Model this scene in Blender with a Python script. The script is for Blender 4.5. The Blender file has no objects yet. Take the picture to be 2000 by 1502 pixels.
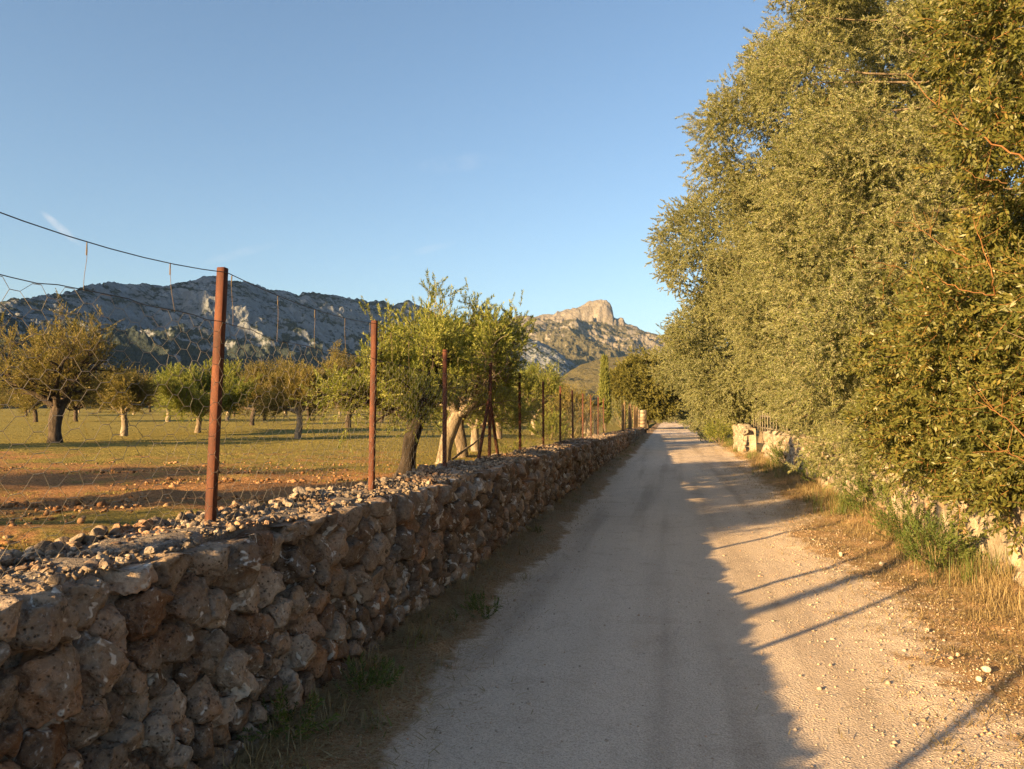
import bpy, math
import numpy as np
from mathutils import Vector

R = math.radians
rng = np.random.default_rng(7)
scene = bpy.context.scene
COL = scene.collection

# ------------------------------------------------------------------ camera
CAM_H = 1.6
YAW = R(11.7)
FPX = 1500.0
HORIZON = 815.0
cam_data = bpy.data.cameras.new("camera")
cam_data.sensor_width = 36.0
cam_data.lens = FPX / 2000.0 * 36.0
cam_data.clip_start = 0.05
cam_data.clip_end = 12000.0
cam = bpy.data.objects.new("camera", cam_data)
COL.objects.link(cam)
cam.location = (0, 0, CAM_H)
cam.rotation_euler = (R(90) + math.atan((HORIZON - 751) / FPX), 0, YAW)
scene.camera = cam

# ------------------------------------------------------------------ sun and sky
SUN_EL = R(13.5)
SUN_AZ = R(180 + 37.0)            # clockwise from +Y
SUN_DIR = np.array([math.sin(SUN_AZ) * math.cos(SUN_EL), math.cos(SUN_AZ) * math.cos(SUN_EL), math.sin(SUN_EL)])
world = bpy.data.worlds.new("World")
scene.world = world
world.use_nodes = True
wt = world.node_tree
wt.nodes.clear()
w_out = wt.nodes.new("ShaderNodeOutputWorld")
w_bg = wt.nodes.new("ShaderNodeBackground")
w_sky = wt.nodes.new("ShaderNodeTexSky")
w_sky.sky_type = 'NISHITA'
w_sky.sun_disc = False
w_sky.sun_elevation = SUN_EL
w_sky.sun_rotation = SUN_AZ
w_sky.altitude = 60
w_sky.air_density = 1.0
w_sky.dust_density = 1.6
w_sky.ozone_density = 2.1
w_bg.inputs['Strength'].default_value = 0.0505

def sky_wisps(prev):
    tc = wt.nodes.new('ShaderNodeTexCoord')
    nz = wt.nodes.new('ShaderNodeTexNoise')
    nz.inputs['Scale'].default_value = 38
    nz.inputs['Detail'].default_value = 5
    wt.links.new(tc.outputs['Generated'], nz.inputs['Vector'])
    rp = wt.nodes.new('ShaderNodeMapRange')
    rp.inputs[1].default_value, rp.inputs[2].default_value = 0.35, 0.7
    wt.links.new(nz.outputs['Fac'], rp.inputs[0])
    for (az, el, tilt, a, b, k) in [(-42.3, 12.0, 40, 0.030, 0.0055, 0.55), (-15.8, 18.5, -8, 0.06, 0.014, 0.10), (-31.5, 11.4, -20, 0.065, 0.007, 0.12), (-18.2, 12.3, -15, 0.06, 0.006, 0.10)]:
        az_, el_, ti = math.radians(az), math.radians(el), math.radians(tilt)
        c = Vector((math.sin(az_) * math.cos(el_), math.cos(az_) * math.cos(el_), math.sin(el_)))
        e1 = Vector((math.cos(az_), -math.sin(az_), 0))
        e2 = e1.cross(c) * -1
        f1 = e1 * math.cos(ti) + e2 * math.sin(ti)
        f2 = e2 * math.cos(ti) - e1 * math.sin(ti)
        terms = []
        for f, w in ((f1, a), (f2, b)):
            d = wt.nodes.new('ShaderNodeVectorMath')
            d.operation = 'DOT_PRODUCT'
            wt.links.new(tc.outputs['Generated'], d.inputs[0])
            d.inputs[1].default_value = f / w
            p = wt.nodes.new('ShaderNodeMath')
            p.operation = 'POWER'
            p.inputs[1].default_value = 2.0
            wt.links.new(d.outputs['Value'], p.inputs[0])
            terms.append(p.outputs[0])
        dc = wt.nodes.new('ShaderNodeVectorMath')
        dc.operation = 'DOT_PRODUCT'
        wt.links.new(tc.outputs['Generated'], dc.inputs[0])
        dc.inputs[1].default_value = c
        front = wt.nodes.new('ShaderNodeMath')
        front.operation = 'GREATER_THAN'
        wt.links.new(dc.outputs['Value'], front.inputs[0])
        front.inputs[1].default_value = 0.5
        sm = wt.nodes.new('ShaderNodeMath')
        sm.operation = 'ADD'
        wt.links.new(terms[0], sm.inputs[0])
        wt.links.new(terms[1], sm.inputs[1])
        mr = wt.nodes.new('ShaderNodeMapRange')
        mr.interpolation_type = 'SMOOTHSTEP'
        mr.inputs[1].default_value, mr.inputs[2].default_value = 1.0, 0.0
        mr.inputs[3].default_value, mr.inputs[4].default_value = 0.0, k
        wt.links.new(sm.outputs[0], mr.inputs[0])
        m1 = wt.nodes.new('ShaderNodeMath')
        m1.operation = 'MULTIPLY'
        wt.links.new(mr.outputs[0], m1.inputs[0])
        wt.links.new(rp.outputs[0], m1.inputs[1])
        m2 = wt.nodes.new('ShaderNodeMath')
        m2.operation = 'MULTIPLY'
        wt.links.new(m1.outputs[0], m2.inputs[0])
        wt.links.new(front.outputs[0], m2.inputs[1])
        mx = wt.nodes.new('ShaderNodeMix')
        mx.data_type = 'RGBA'
        wt.links.new(m2.outputs[0], mx.inputs[0])
        wt.links.new(prev, mx.inputs[6])
        mx.inputs[7].default_value = (4.2, 4.0, 3.9, 1)
        prev = mx.outputs[2]
    return prev


wt.links.new(sky_wisps(w_sky.outputs[0]), w_bg.inputs['Color'])
wt.links.new(w_bg.outputs[0], w_out.inputs[0])

sun_data = bpy.data.lights.new("sun", 'SUN')
sun_data.energy = 4.7
sun_data.angle = R(0.55)
sun_data.color = (1.0, 0.64, 0.27)
sun = bpy.data.objects.new("sun", sun_data)
COL.objects.link(sun)
sun.rotation_euler = Vector(-SUN_DIR).to_track_quat('-Z', 'Y').to_euler()

scene.view_settings.view_transform = 'Standard'
scene.view_settings.look = 'None'
scene.view_settings.gamma = 1.0
scene.view_settings.exposure = 2.25
scene.view_settings.use_curve_mapping = False
scene.cycles.max_bounces = 6
scene.cycles.transparent_max_bounces = 8
scene.cycles.use_adaptive_sampling = True
scene.cycles.adaptive_threshold = 0.012
scene.cycles.use_denoising = True
scene.cycles.denoiser = 'OPENIMAGEDENOISE'
scene.cycles.denoising_input_passes = 'RGB_ALBEDO_NORMAL'
scene.cycles.denoising_prefilter = 'NONE'

CS, SN = math.cos(YAW), math.sin(YAW)


def ray(u):
    """horizontal direction (per unit of camera depth) of a picture column"""
    a = (u - 1000.0) / FPX
    return np.array([a * CS - SN, a * SN + CS])


def at(u, d, y=None):
    p = ray(u) * d
    return np.array([p[0], p[1], 0.0 if y is None else CAM_H + (HORIZON - y) / FPX * d])


# ------------------------------------------------------------------ noise
def _h(ix, iy, iz, seed):
    n = (ix * 374761393 + iy * 668265263 + iz * 2147483647 + seed * 1274126177) & 0xFFFFFFFF
    n = ((n ^ (n >> 13)) * 1274126177) & 0xFFFFFFFF
    n = ((n ^ (n >> 16)) * 2246822519) & 0xFFFFFFFF
    return ((n ^ (n >> 15)) & 0xFFFF) / 32767.5 - 1.0


def vnoise(P, seed=0):
    P = np.asarray(P, dtype=np.float64)
    if P.shape[-1] == 2:
        P = np.concatenate([P, np.zeros(P.shape[:-1] + (1,))], -1)
    F = np.floor(P)
    f = P - F
    f = f * f * (3 - 2 * f)
    I = F.astype(np.int64)
    r = 0
    for dx in (0, 1):
        for dy in (0, 1):
            for dz in (0, 1):
                w = (f[..., 0] if dx else 1 - f[..., 0]) * (f[..., 1] if dy else 1 - f[..., 1]) * (f[..., 2] if dz else 1 - f[..., 2])
                r = r + w * _h(I[..., 0] + dx, I[..., 1] + dy, I[..., 2] + dz, seed)
    return r


def fbm(P, octaves=4, seed=0, gain=0.5):
    P = np.asarray(P, dtype=np.float64)
    r, a = 0, 1.0
    for k in range(octaves):
        r = r + a * vnoise(P, seed + k * 17)
        P = P * 2.03 + 11.3
        a *= gain
    return r


def ridged(P, octaves=4, seed=0, gain=0.5):
    P = np.asarray(P, dtype=np.float64)
    r, a = 0, 1.0
    for k in range(octaves):
        r = r + a * (1 - 2 * np.abs(vnoise(P, seed + k * 17)))
        P = P * 2.07 + 7.7
        a *= gain
    return r


# ------------------------------------------------------------------ mesh helpers
def raw_mesh(name, verts, faces=None, tris=None, quads=None, smooth=False, mats=(), mat_idx=None):
    me = bpy.data.meshes.new(name)
    verts = np.asarray(verts, dtype=np.float32)
    me.vertices.add(len(verts))
    me.vertices.foreach_set("co", verts.ravel())
    loops, starts = [], []
    pos = 0
    if tris is not None and len(tris):
        t = np.asarray(tris, dtype=np.int32)
        loops.append(t.ravel())
        starts.append(pos + np.arange(len(t)) * 3)
        pos += t.size
    if quads is not None and len(quads):
        q = np.asarray(quads, dtype=np.int32)
        loops.append(q.ravel())
        starts.append(pos + np.arange(len(q)) * 4)
        pos += q.size
    if faces is not None:
        lp = [i for f in faces for i in f]
        st, k = [], pos
        for f in faces:
            st.append(k)
            k += len(f)
        loops.append(np.array(lp, dtype=np.int32))
        starts.append(np.array(st, dtype=np.int32))
        pos = k
    if loops:
        L = np.concatenate(loops)
        S = np.concatenate(starts)
        me.loops.add(len(L))
        me.polygons.add(len(S))
        me.loops.foreach_set("vertex_index", L.astype(np.int32))
        me.polygons.foreach_set("loop_start", S.astype(np.int32))
        if smooth:
            me.polygons.foreach_set("use_smooth", np.ones(len(S), dtype=bool))
        if mat_idx is not None:
            me.polygons.foreach_set("material_index", np.asarray(mat_idx, dtype=np.int32))
    for m in mats:
        me.materials.append(m)
    me.update(calc_edges=True)
    me.validate()
    return me


def fattr(me, name, vals, domain='POINT'):
    a = me.attributes.new(name, 'FLOAT', domain)
    a.data.foreach_set("value", np.asarray(vals, dtype=np.float32))


def link(name, me, parent=None, loc=(0, 0, 0)):
    o = bpy.data.objects.new(name, me)
    COL.objects.link(o)
    o.location = loc
    if parent is not None:
        o.parent = parent
    return o


def tag(o, label=None, cat=None, group=None, kind=None):
    if label: o['label'] = label
    if cat: o['category'] = cat
    if group: o['group'] = group
    if kind: o['kind'] = kind
    return o


def empty(name, loc, label, cat, group=None):
    o = bpy.data.objects.new(name, None)
    COL.objects.link(o)
    o.location = loc
    return tag(o, label, cat, group)


def copy_tree(o, parent=None):
    c = o.copy()
    COL.objects.link(c)
    if parent is not None:
        c.parent = parent
    for ch in [x for x in o.children]:
        copy_tree(ch, c)
    return c


_ico = {}


def ico(n):
    if n in _ico:
        return _ico[n]
    t = (1 + 5 ** 0.5) / 2
    v = [(-1, t, 0), (1, t, 0), (-1, -t, 0), (1, -t, 0), (0, -1, t), (0, 1, t), (0, -1, -t), (0, 1, -t), (t, 0, -1), (t, 0, 1), (-t, 0, -1), (-t, 0, 1)]
    v = [np.array(p) / np.linalg.norm(p) for p in v]
    f = [(0, 11, 5), (0, 5, 1), (0, 1, 7), (0, 7, 10), (0, 10, 11), (1, 5, 9), (5, 11, 4), (11, 10, 2), (10, 7, 6), (7, 1, 8), (3, 9, 4), (3, 4, 2), (3, 2, 6), (3, 6, 8), (3, 8, 9), (4, 9, 5), (2, 4, 11), (6, 2, 10), (8, 6, 7), (9, 8, 1)]
    for _ in range(n):
        cache, nf = {}, []

        def mid(a, b):
            k = (min(a, b), max(a, b))
            if k not in cache:
                m = v[a] + v[b]
                v.append(m / np.linalg.norm(m))
                cache[k] = len(v) - 1
            return cache[k]
        for a, b, c in f:
            ab, bc, ca = mid(a, b), mid(b, c), mid(c, a)
            nf += [(a, ab, ca), (b, bc, ab), (c, ca, bc), (ab, bc, ca)]
        f = nf
    _ico[n] = (np.array(v), np.array(f))
    return _ico[n]


class Tubes:
    """collects tapered tubes along polylines into one mesh"""
    def __init__(self, sides=6):
        self.s = sides
        self.v, self.q, self.n = [], [], 0

    def add(self, pts, radii, sides=None):
        s = sides or self.s
        P = np.asarray(pts, float)
        n = len(P)
        rad = np.broadcast_to(np.asarray(radii, float), (n,))
        T = np.gradient(P, axis=0)
        T /= np.linalg.norm(T, axis=1)[:, None] + 1e-9
        ref = np.array([0, 0, 1.0]) if abs(T[0, 2]) < 0.8 else np.array([1.0, 0, 0])
        A = np.cross(T, ref)
        A /= np.linalg.norm(A, axis=1)[:, None] + 1e-9
        B = np.cross(T, A)
        an = np.arange(s) * 2 * np.pi / s
        ring = P[:, None] + rad[:, None, None] * (A[:, None] * np.cos(an)[None, :, None] + B[:, None] * np.sin(an)[None, :, None])
        self.v.append(ring.reshape(-1, 3))
        i = np.arange(n - 1)[:, None] * s
        j = np.arange(s)[None]
        k = (j + 1) % s
        q = np.stack([i + j, i + k, i + s + k, i + s + j], -1).reshape(-1, 4) + self.n
        self.q.append(q)
        self.n += n * s

    def mesh(self, name, mat, origin=(0, 0, 0), smooth=True):
        return raw_mesh(name, np.concatenate(self.v) - np.asarray(origin), quads=np.concatenate(self.q), smooth=smooth, mats=[mat])


def box_verts(x0, x1, y0, y1, z0, z1):
    v = [(x, y, z) for x in (x0, x1) for y in (y0, y1) for z in (z0, z1)]
    f = [(0, 1, 3, 2), (4, 6, 7, 5), (0, 4, 5, 1), (2, 3, 7, 6), (0, 2, 6, 4), (1, 5, 7, 3)]
    return np.array(v, float), np.array(f)


def grid_faces(nu, nv):
    i = np.arange(nu - 1)[:, None] * nv
    j = np.arange(nv - 1)[None]
    return np.stack([i + j, i + nv + j, i + nv + j + 1, i + j + 1], -1).reshape(-1, 4)


# ------------------------------------------------------------------ material helpers
class NT:
    def __init__(self, name):
        self.m = bpy.data.materials.new(name)
        self.m.use_nodes = True
        self.t = self.m.node_tree
        self.b = self.t.nodes['Principled BSDF']
        self.out = self.t.nodes['Material Output']

    def n(self, typ, **kw):
        nd = self.t.nodes.new(typ)
        for k, v in kw.items():
            if hasattr(nd, k):
                setattr(nd, k, v)
            else:
                nd.inputs[k].default_value = v
        return nd

    def l(self, a, b):
        self.t.links.new(a, b)

    def pos(self, scale=(1, 1, 1)):
        g = self.n('ShaderNodeNewGeometry')
        if scale == (1, 1, 1):
            return g.outputs['Position']
        m = self.n('ShaderNodeVectorMath', operation='MULTIPLY')
        self.l(g.outputs['Position'], m.inputs[0])
        m.inputs[1].default_value = scale
        return m.outputs[0]

    def noise(self, scale, detail=4, rough=0.55, vec=None, dist=0.0):
        nd = self.n('ShaderNodeTexNoise')
        nd.inputs['Scale'].default_value = scale
        nd.inputs['Detail'].default_value = detail
        nd.inputs['Roughness'].default_value = rough
        nd.inputs['Distortion'].default_value = dist
        self.l(vec if vec is not None else self.pos(), nd.inputs['Vector'])
        return nd.outputs['Fac']

    def voro(self, scale, feature='F1', vec=None, out='Distance'):
        nd = self.n('ShaderNodeTexVoronoi', feature=feature)
        nd.inputs['Scale'].default_value = scale
        self.l(vec if vec is not None else self.pos(), nd.inputs['Vector'])
        return nd.outputs[out]

    def ramp(self, fac, stops, interp='LINEAR'):
        nd = self.n('ShaderNodeValToRGB')
        cr = nd.color_ramp
        cr.interpolation = interp
        while len(cr.elements) < len(stops):
            cr.elements.new(0.5)
        for e, (p, c) in zip(cr.elements, stops):
            e.position = p
            e.color = (c, c, c, 1) if np.isscalar(c) else (*c, 1)
        self.l(fac, nd.inputs[0])
        return nd.outputs['Color']

    def mix(self, fac, a, b, mode='MIX'):
        nd = self.n('ShaderNodeMix', data_type='RGBA', blend_type=mode)
        for s, val in ((nd.inputs[0], fac), (nd.inputs[6], a), (nd.inputs[7], b)):
            if hasattr(val, 'is_output'):
                self.l(val, s)
            elif np.isscalar(val):
                s.default_value = val if s.type == 'VALUE' else (val, val, val, 1)
            else:
                s.default_value = (*val, 1)
        return nd.outputs[2]

    def math(self, op, a, b=0.0):
        nd = self.n('ShaderNodeMath', operation=op)
        for s, val in ((nd.inputs[0], a), (nd.inputs[1], b)):
            if hasattr(val, 'is_output'):
                self.l(val, s)
            else:
                s.default_value = val
        return nd.outputs[0]

    def attr(self, name):
        nd = self.n('ShaderNodeAttribute', attribute_name=name)
        return nd.outputs['Fac']

    def bump(self, h, strength=0.5, dist=0.02, prev=None):
        nd = self.n('ShaderNodeBump')
        nd.inputs['Strength'].default_value = strength
        nd.inputs['Distance'].default_value = dist
        self.l(h, nd.inputs['Height'])
        if prev is not None:
            self.l(prev, nd.inputs['Normal'])
        return nd.outputs[0]

    def fin(self, col, rough=0.9, normal=None, spec=0.2):
        if hasattr(col, 'is_output'):
            self.l(col, self.b.inputs['Base Color'])
        else:
            self.b.inputs['Base Color'].default_value = (*col, 1)
        self.b.inputs['Roughness'].default_value = rough
        self.b.inputs['Specular IOR Level'].default_value = spec
        if normal is not None:
            self.l(normal, self.b.inputs['Normal'])
        return self.m


def mat_stone(name, dark, mid, light, lichen, lichen_amt=0.62, pits=1.0):
    t = NT(name)
    a = t.attr('tint')
    base = t.ramp(a, [(0.0, dark), (0.5, mid), (1.0, light)])
    n1 = t.noise(9, 6, 0.65)
    c = t.mix(t.ramp(n1, [(0.35, 0.0), (0.65, 1.0)]), base, t.mix(0.5, base, base, 'MULTIPLY') if False else t.mix(1.0, base, (0.62, 0.60, 0.60), 'MULTIPLY'))
    n2 = t.noise(38, 5, 0.7)
    c = t.mix(t.ramp(n2, [(0.3, 0.75), (0.5, 0.0)]), c, t.mix(1.0, c, (0.32, 0.28, 0.26), 'MULTIPLY'))
    n3 = t.noise(3.4, 3, 0.5)
    red = t.ramp(n3, [(0.5, 0.0), (0.66, 0.55)])
    c = t.mix(red, c, t.mix(1.0, c, (1.35, 0.85, 0.52), 'MULTIPLY'))
    v = t.noise(7.5, 3, 0.75, dist=0.6)
    c = t.mix(t.ramp(v, [(lichen_amt, 0.0), (lichen_amt + 0.05, 0.85)]), c, lichen)
    v2 = t.noise(16, 4, 0.7, dist=0.4)
    c = t.mix(t.ramp(v2, [(0.63, 0.0), (0.69, 0.8)]), c, (0.035, 0.032, 0.03))
    p = t.voro(48)
    pit = t.ramp(p, [(0.10, 0.0), (0.32, 1.0)])
    pm = t.ramp(t.noise(6, 3, 0.6), [(0.42, 0.0), (0.58, 1.0)])
    hole = t.math('MULTIPLY', t.ramp(p, [(0.12, 1.0), (0.30, 0.0)]), pm)
    c = t.mix(t.math('MULTIPLY', hole, 0.85 * pits), c, t.mix(1.0, c, (0.22, 0.2, 0.19), 'MULTIPLY'))
    sp = t.noise(85, 4, 0.8)
    c = t.mix(t.ramp(sp, [(0.56, 0.0), (0.68, 0.6)]), c, t.mix(0.5, c, lichen))
    h = t.mix(0.45, n2, pit)
    b1 = t.bump(n1, 0.7, 0.03)
    b2 = t.bump(h, 0.85 * pits, 0.012, b1)
    return t.fin(c, 0.95, b2, 0.12)


M = {}
M['stone'] = mat_stone('limestone_brown', (0.18, 0.134, 0.096), (0.295, 0.228, 0.165), (0.44, 0.36, 0.28), (0.56, 0.53, 0.48), 0.585)
M['rubble'] = mat_stone('limestone_rubble', (0.16, 0.12, 0.088), (0.25, 0.20, 0.15), (0.38, 0.325, 0.26), (0.50, 0.47, 0.42), 0.7, 0.7)
M['gravel'] = mat_stone('pale_gravel', (0.36, 0.29, 0.22), (0.48, 0.40, 0.31), (0.62, 0.54, 0.44), (0.62, 0.57, 0.50), 0.75, 0.3)
M['pale_stone'] = mat_stone('limestone_pale', (0.24, 0.20, 0.15), (0.32, 0.275, 0.21), (0.40, 0.35, 0.275), (0.54, 0.51, 0.45), 0.62, 0.6)


def mat_core():
    t = NT('wall_infill')
    n = t.noise(14, 6, 0.7)
    n2 = t.noise(70, 4, 0.7)
    c = t.ramp(n, [(0.3, (0.14, 0.115, 0.09)), (0.55, (0.27, 0.23, 0.19)), (0.75, (0.40, 0.35, 0.29))])
    c = t.mix(t.ramp(n2, [(0.35, 0.6), (0.55, 0.0)]), c, (0.06, 0.05, 0.045))
    return t.fin(c, 0.95, t.bump(n2, 0.9, 0.012, t.bump(n, 0.8, 0.03)), 0.1)


M['core'] = mat_core()


def mat_path():
    t = NT('compacted_gravel')
    n = t.noise(1.1, 4, 0.6, vec=t.pos((1, 0.35, 1)))
    c = t.ramp(n, [(0.3, (0.56, 0.46, 0.355)), (0.7, (0.67, 0.555, 0.435))])
    trk = t.noise(1.0, 3, 0.5, vec=t.pos((2.3, 0.10, 1)))
    c = t.mix(t.ramp(trk, [(0.36, 0.75), (0.5, 0.0)]), c, t.mix(1.0, c, (0.66, 0.64, 0.62), 'MULTIPLY'))
    c = t.mix(t.ramp(trk, [(0.54, 0.0), (0.68, 0.5)]), c, (0.70, 0.58, 0.46))
    blot = t.noise(3.2, 5, 0.7)
    c = t.mix(t.ramp(blot, [(0.32, 0.5), (0.48, 0.0)]), c, t.mix(1.0, c, (0.72, 0.68, 0.64), 'MULTIPLY'))
    g = t.noise(120, 4, 0.8)
    c = t.mix(t.ramp(g, [(0.34, 0.8), (0.5, 0.0)]), c, (0.22, 0.175, 0.14))
    c = t.mix(t.ramp(g, [(0.53, 0.0), (0.68, 0.7)]), c, (0.74, 0.64, 0.52))
    v = t.voro(75)
    g2 = t.noise(48, 4, 0.65)
    c = t.mix(t.ramp(g2, [(0.34, 0.5), (0.5, 0.0)]), c, (0.34, 0.27, 0.21))
    # dry litter creeping in from the verges
    lit = t.attr('verge')
    nn = t.noise(6, 6, 0.7)
    f = t.math('ADD', lit, t.math('MULTIPLY', t.math('SUBTRACT', nn, 0.5), 1.3))
    ff = t.ramp(f, [(0.42, 0.0), (0.62, 1.0)])
    soil = t.ramp(t.noise(55, 6, 0.8), [(0.32, (0.10, 0.06, 0.032)), (0.46, (0.27, 0.165, 0.085)), (0.56, (0.36, 0.25, 0.14)), (0.68, (0.52, 0.41, 0.27))])
    c = t.mix(ff, c, soil)
    b = t.bump(g2, 0.5, 0.02)
    b = t.bump(v, 0.55, 0.012, b)
    b = t.bump(g, 0.6, 0.006, b)
    return t.fin(c, 0.95, b, 0.12)


M['path'] = mat_path()


def mat_field():
    t = NT('orchard_soil_and_dry_grass')
    n = t.noise(0.55, 5, 0.6, vec=t.pos((0.55, 1.0, 1)))
    n2 = t.noise(5, 6, 0.7)
    n3 = t.noise(28, 5, 0.75)
    soil = t.ramp(n3, [(0.3, (0.16, 0.08, 0.035)), (0.55, (0.34, 0.185, 0.085)), (0.75, (0.48, 0.31, 0.17))])
    grass = t.ramp(n3, [(0.3, (0.10, 0.092, 0.026)), (0.5, (0.215, 0.18, 0.052)), (0.72, (0.34, 0.265, 0.09))])
    f = t.math('ADD', n, t.math('MULTIPLY', t.math('SUBTRACT', n2, 0.5), 0.5))
    f = t.math('ADD', f, t.attr('grassy'))
    c = t.mix(t.ramp(f, [(0.46, 0.0), (0.6, 1.0)]), soil, grass)
    b = t.bump(n2, 0.9, 0.08)
    b = t.bump(n3, 0.9, 0.03, b)
    return t.fin(c, 1.0, b, 0.05)


M['field'] = mat_field()


def mat_ground():
    t = NT('dry_ground')
    n = t.noise(0.05, 6, 0.6)
    c = t.ramp(n, [(0.35, (0.10, 0.09, 0.035)), (0.6, (0.19, 0.15, 0.065))])
    return t.fin(c, 1.0, None, 0.05)


M['ground'] = mat_ground()


def mat_rust():
    t = NT('rusted_steel')
    n = t.noise(14, 5, 0.7, vec=t.pos((1, 1, 0.35)))
    n2 = t.noise(90, 4, 0.7)
    c = t.ramp(n, [(0.3, (0.035, 0.012, 0.008)), (0.5, (0.08, 0.024, 0.012)), (0.72, (0.15, 0.05, 0.02))])
    c = t.mix(t.ramp(n2, [(0.3, 0.6), (0.5, 0.0)]), c, (0.04, 0.016, 0.012))
    m = t.fin(c, 0.75, t.bump(n2, 0.4, 0.003), 0.3)
    return m


M['rust'] = mat_rust()


def mat_simple(name, col, rough=0.7, spec=0.3, metal=0.0, nscale=None, col2=None):
    t = NT(name)
    t.b.inputs['Metallic'].default_value = metal
    if nscale:
        c = t.ramp(t.noise(nscale, 5, 0.65), [(0.35, col), (0.65, col2)])
        return t.fin(c, rough, None, spec)
    return t.fin(col, rough, None, spec)


M['wire'] = mat_simple('galvanised_wire', (0.24, 0.22, 0.19), 0.55, 0.4, 0.35)
M['old_wire'] = mat_simple('browned_wire', (0.15, 0.115, 0.08), 0.7, 0.25, 0.2)
M['dark_wire'] = mat_simple('dark_fence_wire', (0.07, 0.065, 0.06), 0.6, 0.3, 0.3)


def mat_bark(name, dark, light, scale=14):
    t = NT(name)
    v = t.pos((1, 1, 0.28))
    n = t.noise(scale, 6, 0.7, vec=v, dist=0.4)
    c = t.ramp(n, [(0.34, dark), (0.62, light)])
    return t.fin(c, 0.95, t.bump(n, 1.0, 0.035), 0.1)


M['bark_dark'] = mat_bark('dark_almond_bark', (0.028, 0.022, 0.018), (0.095, 0.075, 0.06))
M['bark_shade'] = mat_bark('shaded_almond_bark', (0.012, 0.010, 0.009), (0.05, 0.04, 0.033))  # darker copy of the almond bark: the leaning trunk's shade is in its colour
M['bark_pale'] = mat_bark('pale_almond_bark', (0.10, 0.078, 0.056), (0.31, 0.26, 0.20))
M['bark_grey'] = mat_bark('grey_olive_bark', (0.07, 0.055, 0.04), (0.20, 0.16, 0.12))
M['twig_orange'] = mat_simple('orange_brown_twig', (0.17, 0.075, 0.025), 0.7, 0.2, 0, 6, (0.24, 0.13, 0.05))
M['twig_olive'] = mat_simple('olive_twig', (0.20, 0.15, 0.085), 0.8, 0.15, 0, 6, (0.32, 0.25, 0.15))
M['twig_brown'] = mat_simple('brown_twig', (0.11, 0.08, 0.05), 0.8, 0.15, 0, 6, (0.20, 0.15, 0.09))


def mat_leaf(name, stops, trans=0.38, rough=0.5, spec=0.3, nscale=0.5, back=None, tcol=(0.9, 0.95, 0.3)):
    """stops: colour ramp over a mix of leaf, sprig and patch randomness"""
    t = NT(name)
    oi = t.n('ShaderNodeObjectInfo')
    f = t.math('MULTIPLY', oi.outputs['Random'], 0.3)
    f = t.math('ADD', f, t.math('MULTIPLY', t.attr('rnd'), 0.42))
    f = t.math('ADD', f, t.math('MULTIPLY', t.noise(nscale, 3, 0.6), 0.56))
    f = t.math('SUBTRACT', f, 0.14)
    c = t.ramp(f, stops)
    if back is not None:
        g = t.n('ShaderNodeNewGeometry')
        c = t.mix(t.math('MULTIPLY', g.outputs['Backfacing'], 0.75), c, back)
    t.fin(c, rough, None, spec)
    tr = t.n('ShaderNodeBsdfTranslucent')
    t.l(t.mix(1.0, c, tcol, 'MULTIPLY'), tr.inputs['Color'])
    mx = t.n('ShaderNodeMixShader')
    mx.inputs[0].default_value = trans
    t.l(t.b.outputs[0], mx.inputs[1])
    t.l(tr.outputs[0], mx.inputs[2])
    t.l(mx.outputs[0], t.out.inputs['Surface'])
    return t.m


M['leaf_olive'] = mat_leaf('wild_olive_leaf', [(0.1, (0.070, 0.086, 0.026)), (0.45, (0.155, 0.174, 0.056)), (0.75, (0.245, 0.25, 0.092)), (0.90, (0.33, 0.315, 0.135)), (0.99, (0.35, 0.25, 0.115))], back=(0.28, 0.28, 0.175))
M['leaf_lentisk'] = mat_leaf('lentisk_leaf', [(0.1, (0.055, 0.068, 0.018)), (0.45, (0.12, 0.13, 0.034)), (0.76, (0.19, 0.18, 0.05)), (0.90, (0.27, 0.19, 0.045)), (0.99, (0.36, 0.16, 0.04))], rough=0.42, spec=0.4, nscale=1.2)
M['leaf_green'] = mat_leaf('almond_leaf_green', [(0.1, (0.095, 0.125, 0.026)), (0.5, (0.19, 0.215, 0.046)), (0.9, (0.32, 0.31, 0.08))], nscale=0.8)
M['leaf_brown'] = mat_leaf('almond_leaf_dusty', [(0.1, (0.10, 0.094, 0.028)), (0.5, (0.185, 0.16, 0.048)), (0.9, (0.31, 0.235, 0.08))], nscale=0.8)
M['leaf_carob'] = mat_leaf('carob_leaf', [(0.1, (0.08, 0.085, 0.022)), (0.5, (0.16, 0.155, 0.04)), (0.9, (0.27, 0.24, 0.07))])
M['leaf_cypress'] = mat_leaf('cypress_leaf', [(0.1, (0.08, 0.10, 0.025)), (0.5, (0.16, 0.18, 0.045)), (0.9, (0.26, 0.26, 0.07))], trans=0.1)
M['leaf_weed'] = mat_leaf('weed_leaf', [(0.1, (0.045, 0.075, 0.018)), (0.5, (0.09, 0.13, 0.03)), (0.9, (0.17, 0.19, 0.05))], nscale=2.0)
M['grass_dry'] = mat_leaf('dry_grass_blade', [(0.1, (0.14, 0.10, 0.045)), (0.5, (0.25, 0.19, 0.09)), (0.9, (0.40, 0.325, 0.18))], trans=0.2, nscale=1.5, tcol=(0.95, 0.85, 0.5))
M['grass_field'] = mat_leaf('field_grass_blade', [(0.1, (0.06, 0.075, 0.018)), (0.45, (0.13, 0.13, 0.032)), (0.9, (0.26, 0.205, 0.065))], trans=0.2, nscale=0.7)
M['grass_green'] = mat_leaf('green_grass_blade', [(0.1, (0.045, 0.07, 0.015)), (0.5, (0.10, 0.125, 0.03)), (0.9, (0.24, 0.22, 0.07))], trans=0.25, nscale=1.5)
M['frond'] = mat_leaf('palm_frond', [(0.1, (0.13, 0.11, 0.03)), (0.5, (0.23, 0.17, 0.05)), (0.9, (0.34, 0.23, 0.08))], trans=0.2)


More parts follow.
